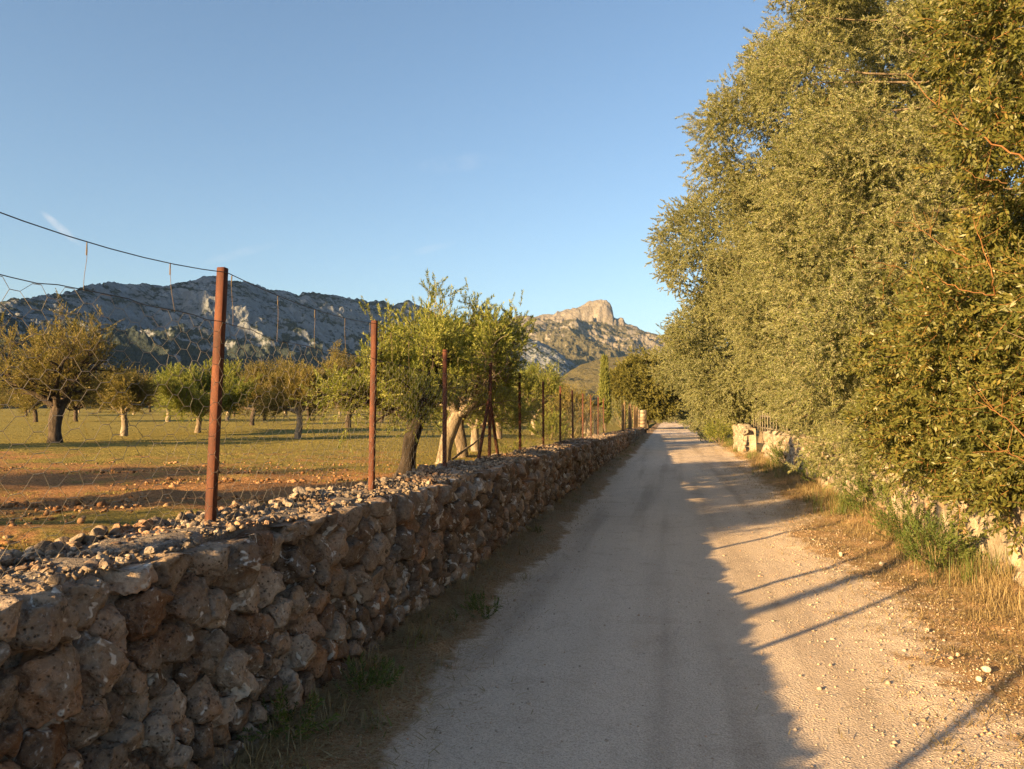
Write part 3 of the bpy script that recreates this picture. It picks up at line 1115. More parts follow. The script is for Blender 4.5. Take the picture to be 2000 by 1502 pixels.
def build_fence():
    root = empty('wire_fence', (-2.3, 3.4, 1.03), 'rusty post fence with hexagonal wire netting standing on the dry stone wall', 'fence')
    off = np.array(root.location)
    g = np.random.default_rng(3)
    tops = []
    for k, (x, y) in enumerate(POSTS):
        zb = float(wall_top(y)) - 0.12
        hgt = 1.29 + 0.12 + g.uniform(-0.02, 0.05)
        lean = [0.0, 0.0, 0.0, 0.012, 0.004][k] if k < 5 else g.uniform(-0.02, 0.02)
        leany = [0, 0, 0, 0.06, 0.03][k] if k < 5 else g.uniform(-0.02, 0.02)
        w = 0.0215
        # square hollow section with a capped, slightly bevelled head
        zs = [0, hgt * 0.25, hgt * 0.5, hgt * 0.75, hgt - 0.004, hgt]
        ring = np.array([(-w, -w * .82), (-w * .82, -w), (w * .82, -w), (w, -w * .82), (w, w * .82), (w * .82, w), (-w * .82, w), (-w, w * .82)])
        ang = R(8) + g.uniform(-0.12, 0.12)
        ca, sa = math.cos(ang), math.sin(ang)
        ring = np.stack([ring[:, 0] * ca - ring[:, 1] * sa, ring[:, 0] * sa + ring[:, 1] * ca], -1)
        V = []
        for j, z in enumerate(zs):
            sc = 0.9 if j == len(zs) - 1 else 1.0
            for (a, b) in ring:
                V.append((x + a * sc + lean * z / hgt, y + b * sc + leany * z / hgt, zb + z))
        F = []
        for j in range(len(zs) - 1):
            for i in range(8):
                F.append((j * 8 + i, j * 8 + (i + 1) % 8, j * 8 + 8 + (i + 1) % 8, j * 8 + 8 + i))
        F.append(tuple(range(len(V) - 8, len(V))))
        me = raw_mesh('post', np.array(V) - off, faces=F, mats=[M['rust']])
        link('post', me, root)
        tops.append((x + lean, y + leany, zb + hgt))
    # two raking struts at the corner post
    x, y = POSTS[6]
    for (dx, dy) in ((-0.02, -0.62), (0.0, 0.62)):
        tb = Tubes(4)
        tb.add([(x + dx, y + dy, 0.92), (x, y + dy * 0.04, 1.85)], [0.024, 0.024])
        link('strut', tb.mesh('strut', M['rust'], off, smooth=False), root)
    # top wire
    tb = Tubes(5)
    for a, b in zip(tops[:-1], tops[1:]):
        t = np.linspace(0, 1, 9)[:, None]
        P = np.array(a) * (1 - t) + np.array(b) * t
        P[:, 2] -= 0.025 + 0.045 * (4 * t[:, 0] * (1 - t[:, 0]))
        P[:, 0] += 0.024
        tb.add(P, 0.0024)
    link('top_wire', tb.mesh('top_wire', M['dark_wire'], off), root)

    def top_z(Y):
        T = np.array(tops)
        z = np.interp(Y, T[:, 1], T[:, 2])
        i = np.clip(np.searchsorted(T[:, 1], Y) - 1, 0, len(T) - 2)
        f = np.clip((Y - T[i, 1]) / (T[i + 1, 1] - T[i, 1]), 0, 1)
        return z - 0.025 - 0.045 * 4 * f * (1 - f)
    # netting: hexagons with a short twisted horizontal side
    W, H = 0.165, 0.043
    ys = np.arange(-1.0, 28.5, W / 2)
    rows = 25
    tb = Tubes(3)

    def np_(y, r):
        """netting point: y along the fence, r row from the top"""
        sag = 0.035 * vnoise(np.array([[y * 0.7, 3.1]]), 8)[0] + 0.012 * vnoise(np.array([[y * 3, r * 0.5]]), 9)[0]
        ztop = float(wall_top(y)) + 1.0 + sag
        x = fence_x(y) + 0.03 + 0.02 * vnoise(np.array([[y * 1.3, r * 0.3]]), 2)[0]
        jy = 0.013 * vnoise(np.array([[y * 7, r * 1.7]]), 12)[0]
        jz = 0.008 * vnoise(np.array([[y * 7, r * 1.7]]), 14)[0]
        return np.array([x, y + jy, ztop - r * H + jz])
    segs = []
    nc = int(29.4 / W)
    hw = 0.021
    cache = {}

    def node(i, r, side):
        k = (i, r, side)
        if k not in cache:
            yc = -1.0 + i * W + (W / 2 if r % 2 else 0)
            cache[k] = np_(yc + side * hw, r)
        return cache[k]
    for i in range(nc):
        yc = -1.0 + i * W
        rad = 0.0011 if yc < 9 else 0.0009
        for r in range(rows):
            a, b = node(i, r, -1), node(i, r, 1)
            tb.add([a, b], rad * 1.45)
            if r < rows - 1:
                if r % 2 == 0:
                    tb.add([b, node(i, r + 1, -1)], rad)
                    tb.add([a, node(i - 1, r + 1, 1)], rad)
                else:
                    tb.add([b, node(i + 1, r + 1, -1)], rad)
                    tb.add([a, node(i, r + 1, 1)], rad)
    me = tb.mesh('wire_netting', M['wire'], off)
    link('wire_netting', me, root)
    # selvedge strand along the head of the netting
    tb = Tubes(4)
    Y = np.arange(-1.0, 28.3, 0.11)
    tb.add([np_(y, 0) + np.array([0, 0, 0.004]) for y in Y], 0.0019)
    link('edge_wire', tb.mesh('edge_wire', M['dark_wire'], off), root)
    # hangers tying the netting to the top wire
    for y in list(np.arange(0.4, 7.8, 0.502) + 0.118) + list(np.arange(8.4, 15, 0.7)):
        if min(abs(y - p[1]) for p in POSTS) < 0.12:
            continue
        tb = Tubes(4)
        p0 = np_(y, 0)
        zt = float(top_z(np.array(y)))
        xt = fence_x(y) + 0.024
        t = np.linspace(0, 1, 7)
        P = np.stack([p0[0] + (xt - p0[0]) * t, y + 0.006 * np.sin(t * 5 + y * 9), p0[2] + (zt - p0[2]) * t], -1)
        tb.add(P, 0.0013)
        tb.add([(xt, y, zt - 0.05), (xt, y + 0.002, zt + 0.004)], 0.0026)
        link('hanger_wire', tb.mesh('hanger_wire', M['old_wire'], off), root)


build_fence()


# ------------------------------------------------------------------ foliage sprigs (shared shapes, not placed by themselves)
def make_sprig(name, length, n_leaf, leaf_l, leaf_w, mat, twig_mat, seed, spread=(35, 75), twig_r=0.0022, curl=0.15, whorl=2, tipfrac=0.1, side=False):
    g = np.random.default_rng(seed)
    bend = g.uniform(-0.25, 0.25, 2)

    def axis(t):
        return np.array([length * t, bend[0] * length * t * t, bend[1] * length * t * t])
    V, Q, mi, rn = [], [], [], []
    n = 0
    # twig
    tb = Tubes(3)
    ts = np.linspace(0, 1, 4)
    tb.add([axis(t) for t in ts], np.linspace(twig_r, twig_r * 0.4, 4))
    tv, tq = np.concatenate(tb.v), np.concatenate(tb.q)
    V.append(tv)
    Q.append(tq)
    mi += [1] * len(tq)
    rn += [0.5] * len(tv)
    n += len(tv)
    for k in range(n_leaf):
        t = tipfrac + (1 - tipfrac) * (k // whorl) / max(1, (n_leaf - 1) // whorl)
        p = axis(min(1, t))
        roll = (k % whorl) * 2 * np.pi / whorl + (k // whorl) * 2.1 + g.uniform(-0.5, 0.5)
        if side:
            roll = (k % 2) * np.pi + g.uniform(-0.25, 0.25)
        el = R(g.uniform(*spread)) * (1 - 0.45 * t)
        d = np.array([math.cos(el), math.sin(el) * math.cos(roll), math.sin(el) * math.sin(roll)])
        up = g.normal(size=3)
        s = np.cross(d, up)
        s /= np.linalg.norm(s)
        nn = np.cross(s, d)
        l = leaf_l * g.uniform(0.7, 1.15)
        w = leaf_w * g.uniform(0.8, 1.15) * 0.5
        c = curl * g.uniform(-1, 1) * l
        b = p + d * 0.003
        m1 = b + d * l * 0.42
        V.append(np.array([b, m1 + s * w + nn * w * 0.25, b + d * l + nn * c, m1 - s * w + nn * w * 0.25]))
        Q.append(np.array([[n, n + 1, n + 2, n + 3]]))
        mi.append(0)
        rn += [float(g.random())] * 4
        n += 4
    me = raw_mesh(name, np.concatenate(V), quads=np.concatenate(Q), mats=[mat, twig_mat], mat_idx=mi)
    fattr(me, 'rnd', rn)
    return bpy.data.objects.new(name, me)


def node_group(name, sprigs):
    ng = bpy.data.node_groups.new(name, 'GeometryNodeTree')
    ng.interface.new_socket('Geometry', in_out='INPUT', socket_type='NodeSocketGeometry')
    ng.interface.new_socket('Geometry', in_out='OUTPUT', socket_type='NodeSocketGeometry')
    gi, go = ng.nodes.new('NodeGroupInput'), ng.nodes.new('NodeGroupOutput')
    iop = ng.nodes.new('GeometryNodeInstanceOnPoints')
    g2i = ng.nodes.new('GeometryNodeGeometryToInstance')
    for s in reversed(sprigs):
        oi = ng.nodes.new('GeometryNodeObjectInfo')
        oi.inputs['Object'].default_value = s
        ng.links.new(oi.outputs['Geometry'], g2i.inputs[0])

    def att(nm, typ):
        a = ng.nodes.new('GeometryNodeInputNamedAttribute')
        a.data_type = typ
        a.inputs['Name'].default_value = nm
        return a.outputs['Attribute']
    ng.links.new(gi.outputs[0], iop.inputs['Points'])
    ng.links.new(g2i.outputs[0], iop.inputs['Instance'])
    iop.inputs['Pick Instance'].default_value = True
    ng.links.new(att('idx', 'INT'), iop.inputs['Instance Index'])
    ng.links.new(att('rot', 'FLOAT_VECTOR'), iop.inputs['Rotation'])
    ng.links.new(att('scl', 'FLOAT'), iop.inputs['Scale'])
    ng.links.new(iop.outputs[0], go.inputs[0])
    return ng


def foliage_mesh(name, P, D, scl, nvar, seed):
    """points with direction D for the sprig axis"""
    g = np.random.default_rng(seed)
    P = np.asarray(P, float)
    D = np.asarray(D, float)
    D = D / (np.linalg.norm(D, axis=1)[:, None] + 1e-9)
    rot = np.stack([g.uniform(0, 2 * np.pi, len(P)), -np.arcsin(np.clip(D[:, 2], -1, 1)), np.arctan2(D[:, 1], D[:, 0])], -1)
    me = bpy.data.meshes.new(name)
    me.vertices.add(len(P))
    me.vertices.foreach_set('co', P.astype(np.float32).ravel())
    a = me.attributes.new('rot', 'FLOAT_VECTOR', 'POINT')
    a.data.foreach_set('vector', rot.astype(np.float32).ravel())
    fattr(me, 'scl', np.broadcast_to(scl, (len(P),)))
    a = me.attributes.new('idx', 'INT', 'POINT')
    a.data.foreach_set('value', g.integers(0, nvar, len(P)).astype(np.int32))
    return me


def add_foliage(name, parent, me, ng):
    o = link(name, me, parent)
    md = o.modifiers.new('leaves', 'NODES')
    md.node_group = ng
    o['kind'] = 'stuff'
    return o


SPR = {}
SPR['olive'] = [make_sprig('olive_sprig', 0.20, 40, 0.046, 0.0140, M['leaf_olive'], M['twig_olive'], s, spread=(40, 95), whorl=2) for s in (1, 2, 3)]
SPR['olive_far'] = [make_sprig('olive_sprig_far', 0.26, 38, 0.064, 0.022, M['leaf_olive'], M['twig_olive'], s) for s in (4, 5, 6)]
SPR['lentisk'] = [make_sprig('lentisk_sprig', 0.22, 30, 0.062, 0.022, M['leaf_lentisk'], M['twig_orange'], s, spread=(40, 95), twig_r=0.003, whorl=2) for s in (7, 8, 9)]
SPR['green'] = [make_sprig('almond_sprig', 0.34, 30, 0.068, 0.021, M['leaf_green'], M['twig_brown'], s, spread=(30, 70), twig_r=0.003, whorl=3) for s in (11, 12, 13)]
SPR['brown'] = [make_sprig('almond_sprig_dusty', 0.34, 26, 0.060, 0.019, M['leaf_brown'], M['twig_brown'], s, spread=(25, 65), twig_r=0.003, whorl=3) for s in (14, 15, 16)]
SPR['carob'] = [make_sprig('carob_sprig', 0.5, 30, 0.13, 0.06, M['leaf_carob'], M['twig_brown'], s) for s in (17, 18)]
SPR['cypress'] = [make_sprig('cypress_sprig', 0.45, 30, 0.10, 0.03, M['leaf_cypress'], M['twig_brown'], s, spread=(10, 35)) for s in (19, 20)]
SPR['weed'] = [make_sprig('weed_sprig', 0.34, 30, 0.075, 0.022, M['leaf_weed'], M['twig_olive'], s, spread=(35, 80), whorl=3) for s in (21, 22)]
NG = {k: node_group('leaves_' + k, v) for k, v in SPR.items()}


# ------------------------------------------------------------------ branching trees (orchard)
class Skeleton:
    def __init__(self, seed):
        self.g = np.random.default_rng(seed)
        self.tb = Tubes(6)
        self.P, self.D = [], []

    def limb(self, p, d, length, r0, r1, nseg, wob, lift, sides=6):
        g = self.g
        pts = [np.array(p, float)]
        d = np.array(d, float)
        d /= np.linalg.norm(d)
        dirs = [d]
        for _ in range(nseg):
            d = d + g.normal(0, wob, 3) + np.array([0, 0, lift])
            d /= np.linalg.norm(d)
            pts.append(pts[-1] + d * length / nseg)
            dirs.append(d)
        self.tb.add(pts, np.linspace(r0, r1, nseg + 1), sides)
        return np.array(pts), np.array(dirs)


def side_dir(g, d, ang):
    a = g.normal(size=3)
    a -= d * (a @ d)
    a /= np.linalg.norm(a)
    return d * math.cos(ang) + a * math.sin(ang)


def almond_mesh(kind, seed, height, width, trunk_h, trunk_r, lean, bark, density=1.0, whips=10, limbs=5):
    """returns (trunk mesh, crown mesh); tree stands at the origin"""
    sk = Skeleton(seed)
    g = sk.g
    # trunk
    ts = np.linspace(0, 1, 8)
    trunk = np.stack([lean[0] * ts ** 1.0 + 0.03 * np.sin(ts * 6 + seed), lean[1] * ts + 0.03 * np.cos(ts * 5 + seed), -0.25 + (trunk_h + 0.25) * ts], -1)
    rad = trunk_r * (1.0 + 0.55 * np.clip(0.35 - ts, 0, 1) / 0.35 - 0.12 * ts + 0.08 * np.sin(ts * 9 + seed))
    sk.tb.add(trunk, rad, 10)
    top = trunk[-1]
    a0 = g.uniform(0, 6.28)
    W = width / 2
    ch = height - trunk_h
    ends = []
    for k in range(limbs):
        az = a0 + k * 2 * np.pi / limbs + g.uniform(-0.35, 0.35)
        el = g.uniform(0.45, 1.05)
        d = np.array([math.cos(az) * math.cos(el), math.sin(az) * math.cos(el), math.sin(el)])
        L = min(W * 0.95 / max(0.35, math.cos(el)), ch * 0.8) * g.uniform(0.75, 1.0)
        pts, dirs = sk.limb(top - np.array([0, 0, 0.08]), d, L, trunk_r * 0.62, trunk_r * 0.2, 6, 0.14, 0.03, 7)
        for i in range(1, 7):
            for _ in range(2 if i > 1 else 1):
                dd = side_dir(g, dirs[i], g.uniform(0.5, 1.1))
                dd[2] = dd[2] * 0.8 + 0.22
                L2 = ch * g.uniform(0.28, 0.48)
                p2, d2 = sk.limb(pts[i], dd, L2, trunk_r * 0.2, 0.006, 5, 0.2, 0.05, 5)
                for j in range(1, 6):
                    ends.append((p2[j], d2[j]))
                    for _ in range(2):
                        d3 = side_dir(g, d2[j], g.uniform(0.4, 1.2))
                        d3[2] += 0.2
                        L3 = g.uniform(0.18, 0.42) * ch * 0.5
                        p3, dd3 = sk.limb(p2[j], d3, L3, 0.007, 0.003, 3, 0.2, 0.06, 3)
                        for q in range(1, 4):
                            ends.append((p3[q], dd3[q]))
        ends.append((pts[-1], dirs[-1]))
    # upright water shoots
    E = np.array([e[0] for e in ends])
    for k in range(whips):
        hi = np.argsort(-E[:, 2])[: max(10, len(E) // 3)]
        p = E[g.choice(hi)]
        d = np.array([g.normal(0, 0.28), g.normal(0, 0.28), 1.0])
        L = g.uniform(0.25, 0.6) * min(1.6, ch * 0.5)
        p3, dd3 = sk.limb(p, d, L, 0.008, 0.003, 6, 0.09, 0.05, 3)
        for q in range(1, 7):
            ends.append((p3[q], dd3[q]))
            ends.append((p3[q] + g.normal(0, 0.03, 3), dd3[q]))
    P, D = [], []
    for p, d in ends:
        m = g.poisson(1.35 * density)
        for _ in range(m):
            P.append(p + g.normal(0, 0.06, 3))
            dd = d * 0.8 + g.normal(0, 0.55, 3) + np.array([0, 0, 0.25])
            D.append(dd)
    P, D = np.array(P), np.array(D)
    scl = g.uniform(0.55, 1.05, len(P))
    tm = sk.tb.mesh('trunk', bark)
    cm = foliage_mesh('crown', P, D, scl, 3, seed)
    return tm, cm


def place_tree(name, tm, cm, ng, x, y, z, rot, scale, label, group):
    r = empty(name, (x, y, z), label, 'tree', group)
    r.rotation_euler = (0, 0, rot)
    r.scale = (scale, scale, scale)
    link('trunk', tm, r)
    add_foliage('crown', r, cm, ng)
    return r


def orchard():
    grp = 'almond trees in the orchard'
    G, B = 'green', 'brown'
    V = {}
    V['brown_big'] = almond_mesh(B, 101, 3.0, 4.2, 0.95, 0.16, (0.10, 0.05), M['bark_dark'], 0.5, 34, 6)
    V['brown_a'] = almond_mesh(B, 102, 3.3, 3.4, 0.95, 0.13, (0.12, 0.0), M['bark_dark'], 1.5, 12, 6)
    V['brown_b'] = almond_mesh(B, 103, 3.3, 3.4, 0.9, 0.14, (-0.05, 0.05), M['bark_dark'], 1.6, 9, 6)
    V['brown_pale'] = almond_mesh(B, 104, 2.6, 2.4, 0.95, 0.11, (0.02, 0.0), M['bark_pale'], 1.3, 8, 5)
    V['olive_pale'] = almond_mesh(B, 105, 2.15, 2.6, 0.85, 0.11, (-0.05, 0.0), M['bark_pale'], 1.0, 4, 5)
    V['green_a'] = almond_mesh(G, 106, 2.7, 2.9, 0.75, 0.11, (0.03, 0.0), M['bark_grey'], 1.6, 8, 6)
    V['green_lean'] = almond_mesh(G, 107, 2.75, 3.0, 1.05, 0.15, (0.32, 0.06), M['bark_shade'], 0.52, 12, 7)
    V['green_pale'] = almond_mesh(G, 108, 2.75, 2.5, 1.0, 0.13, (0.30, 0.1), M['bark_pale'], 0.48, 40, 7)
    V['green_b'] = almond_mesh(G, 109, 2.3, 2.0, 0.9, 0.14, (0.05, 0.02), M['bark_grey'], 0.7, 10, 6)
    V['green_c'] = almond_mesh(G, 110, 3.0, 2.8, 0.9, 0.15, (-0.05, 0.02), M['bark_pale'], 0.8, 10, 6)

    def put(v, u, d, rot, sc, label):
        p = at(u, d)
        tm, cm = V[v]
        ng = NG[B] if v.startswith('brown') or v.startswith('olive') else NG[G]
        place_tree('almond_tree', tm, cm, ng, p[0], p[1], float(field_z(p[0], p[1])) - 0.02, rot, sc, label, grp)
    put('brown_big', 105, 20, 0.4, 1.05, 'sparse brownish almond with thick dark forked trunk, leftmost tree in the orchard')
    put('olive_pale', 245, 25.5, 1.0, 1.0, 'small low almond with pale grey trunk between the brownish tree and the bright green one')
    put('green_a', 388, 29, 2.0, 1.0, 'bright green almond just left of the nearest rusty post')
    put('brown_a', 492, 42, 0.2, 1.0, 'olive brown almond with thin leaning dark trunk right of the nearest rusty post')
    put('brown_pale', 583, 24.5, 0.0, 0.97, 'almond with straight whitish trunk midway between the two nearest posts')
    put('brown_b', 682, 38, 0.0, 1.05, 'round olive brown almond just left of the second rusty post')
    put('green_lean', 783, 10.4, 0.0, 0.74, 'green almond with thick dark leaning trunk right behind the wall')
    put('green_pale', 857, 12.6, 0.0, 0.93, 'tall green almond with pale trunk beside the third rusty post')
    put('green_b', 902, 15.0, 2.2, 0.85, 'green almond with grey trunk just right of the third rusty post')
    put('green_c', 930, 17.5, 1.2, 0.66, 'green almond with pale bark behind the braced corner post, above a fallen stick')
    put('green_b', 975, 27, 4.0, 0.85, 'shaded green almond right of the braced corner post')
    put('green_c', 1043, 33, 3.0, 0.95, 'green almond seen between the slim posts past the braced corner')
    put('brown_b', 1082, 40, 1.5, 0.8, 'small dusty almond low behind the slim posts, next to the dead palms')
    put('brown_a', 70, 48, 2.5, 1.0, 'brown almond in the middle row, behind the leftmost forked tree')
    put('brown_b', 150, 52, 1.2, 1.0, 'brown almond in the middle row, right of the leftmost forked tree')
    put('green_c', 330, 50, 0.3, 1.0, 'green almond in the middle row, behind the bright green one')
    put('brown_pale', 445, 56, 0.3, 1.25, 'brown almond in the middle row, just past the nearest rusty post')
    put('brown_b', 516, 58, 3.3, 1.0, 'brown almond with short dark trunk behind the thin leaning one')
    put('brown_a', 605, 54, 4.3, 1.05, 'brown almond with dark trunk just right of the whitish trunk')
    put('brown_b', 745, 50, 5.0, 1.0, 'brown almond behind the second rusty post in the middle row')
    k = 0
    g = np.random.default_rng(5)
    ORD = ['', 'first', 'second', 'third', 'fourth', 'fifth', 'sixth', 'seventh', 'eighth', 'ninth', 'tenth', 'eleventh', 'twelfth']
    for d in (80, 112):
        j = 0
        for u in np.arange(-20, 760, 95 if d < 100 else 80):
            v = ('brown_a', 'brown_b', 'green_c', 'brown_pale')[k % 4]
            row = 'last orchard row' if d > 100 else 'last but one orchard row'
            j += 1
            put(v, u + g.uniform(-25, 25), d + g.uniform(-8, 8), g.uniform(0, 6), g.uniform(0.95, 1.25), 'small almond, %s from the left in the %s' % (ORD[j], row))
            k += 1
    # trees outside the picture whose shadows streak the field and wall
    for (x, y, v, sc) in [(-7.2, 2.0, 'green_c', 1.0), (-13.2, 0.2, 'brown_big', 0.95), (-20.5, 8.5, 'brown_b', 0.95), (-22, -3.5, 'brown_a', 1.0), (-17.5, -9, 'brown_b', 1.0), (-29, 4, 'green_c', 1.0)]:
        tm, cm = V[v]
        ng = NG[B] if v.startswith('brown') else NG[G]
        place_tree('almond_tree', tm, cm, ng, x, y, float(field_z(x, y)) - 0.02, x, sc, 'almond tree outside the picture, only its long shadow on the field', 'orchard trees beside the viewpoint')


orchard()


# ------------------------------------------------------------------ tall trees along the sunny side of the path
def lobed_tree(name, label, x, y, zb, lobes, kind, nclump, nsprig, seed, trunks, bark, clump_r=0.55, scale=(0.8, 1.25), cat='tree', group=None, zmin=0.9, keep=None, limb_mat=None):
    """lobes: (cx,cy,cz, rx,ry,rz) ellipsoids, relative to (x,y,zb)"""
    root = empty(name, (x, y, zb), label, cat, group)
    g = np.random.default_rng(seed)
    lob = np.array(lobes, float)
    area = (lob[:, 3] * lob[:, 4] + lob[:, 3] * lob[:, 5] + lob[:, 4] * lob[:, 5])
    pick = g.choice(len(lob), nclump * 3, p=area / area.sum())
    d = g.normal(size=(len(pick), 3))
    d /= np.linalg.norm(d, axis=1)[:, None]
    lump = fbm(d * 2.2 + pick[:, None] * 7.7 + seed, 2, seed)
    shell = np.where(g.random(len(pick)) < 0.80, g.uniform(0.86, 1.0, len(pick)), g.uniform(0.45, 0.86, len(pick)))
    C = lob[pick, :3] + d * lob[pick, 3:] * (shell * (1 + 0.2 * lump))[:, None]
    inside = np.zeros(len(C), bool)
    for k in range(len(lob)):
        e = (((C - lob[k, :3]) / (lob[k, 3:] * 0.72)) ** 2).sum(1)
        inside |= (e < 1) & (pick != k)
    ok = ~inside & (C[:, 2] > zmin - zb) & (lump > -0.42)
    if keep is not None:
        ok &= keep(C + np.array([x, y, zb]))
    C, d = C[ok][:nclump], d[ok][:nclump]
    # sprigs within each clump
    n = len(C)
    per = g.poisson(nsprig, n)
    idx = np.repeat(np.arange(n), per)
    o = g.normal(size=(len(idx), 3))
    o /= np.linalg.norm(o, axis=1)[:, None]
    rr = g.random(len(idx)) ** 0.45
    cr = clump_r * g.uniform(0.5, 1.25, n)
    P = C[idx] + o * (rr * cr[idx])[:, None] * np.array([1, 1, 0.8])
    D = o * 0.6 + d[idx] * 0.35 + g.normal(0, 0.6, o.shape) + np.array([0, 0, -0.05])
    scl = g.uniform(scale[0], scale[1], len(P))
    ng = NG[kind]
    sel = P[:, 2] > zmin - zb - 0.25
    me = foliage_mesh('crown', P[sel], D[sel], scl[sel], len(SPR[kind]), seed)
    add_foliage('crown', root, me, ng)
    # trunks and limbs
    tb = Tubes(8)
    tops = []
    for (tx, ty, th, tr) in trunks:
        ts = np.linspace(0, 1, 8)
        wob = g.uniform(-0.25, 0.25, 2)
        P3 = np.stack([tx + wob[0] * np.sin(ts * 3), ty + wob[1] * np.sin(ts * 3.6), -0.3 + (th + 0.3) * ts], -1)
        tb.add(P3, tr * (1.25 - 0.75 * ts), 8)
        tops += [P3[3], P3[4], P3[5], P3[6], P3[7]]
    tops = np.array(tops)
    for i in g.choice(n, min(n, 130), replace=False):
        c = C[i]
        cost = np.linalg.norm(tops - c, axis=1) + 1.5 * np.maximum(0, tops[:, 2] - c[2])
        b = tops[np.argmin(cost)]
        t = np.linspace(0, 1, 6)[:, None]
        mid = (b + c) / 2 + g.normal(0, 0.45, 3) - np.array([0, 0, 0.4])
        Q = (1 - t) ** 2 * b + 2 * t * (1 - t) * mid + t ** 2 * (c + d[i] * 0.25)
        Q[1:] += g.normal(0, 0.06, (5, 3))
        tb.add(Q, np.linspace(0.038, 0.004, 6), 5)
    for i in g.choice(n, min(n, 90), replace=False):      # bare twig ends among the leaves
        c = C[i] + d[i] * clump_r * 0.3
        dr = d[i] + g.normal(0, 0.6, 3)
        dr /= np.linalg.norm(dr)
        L = g.uniform(0.5, 1.1) * clump_r * 1.6
        t = np.linspace(0, 1, 4)[:, None]
        Q = c - dr * L * 0.5 + dr * L * t + np.array([0, 0, 0.12]) * t ** 2 * L + g.normal(0, 0.02, (4, 3))
        tb.add(Q, np.linspace(0.010, 0.003, 4), 4)
    link('trunk', tb.mesh('trunk', bark), root)
    return root


def holes(*hs):
    def f(P):
        ok = P[:, 0] < 8.0
        for (x, y, z, rx, ry, rz) in hs:
            ok &= ((P[:, 0] - x) / rx) ** 2 + ((P[:, 1] - y) / ry) ** 2 + ((P[:, 2] - z) / rz) ** 2 > 1
        return ok
    return f


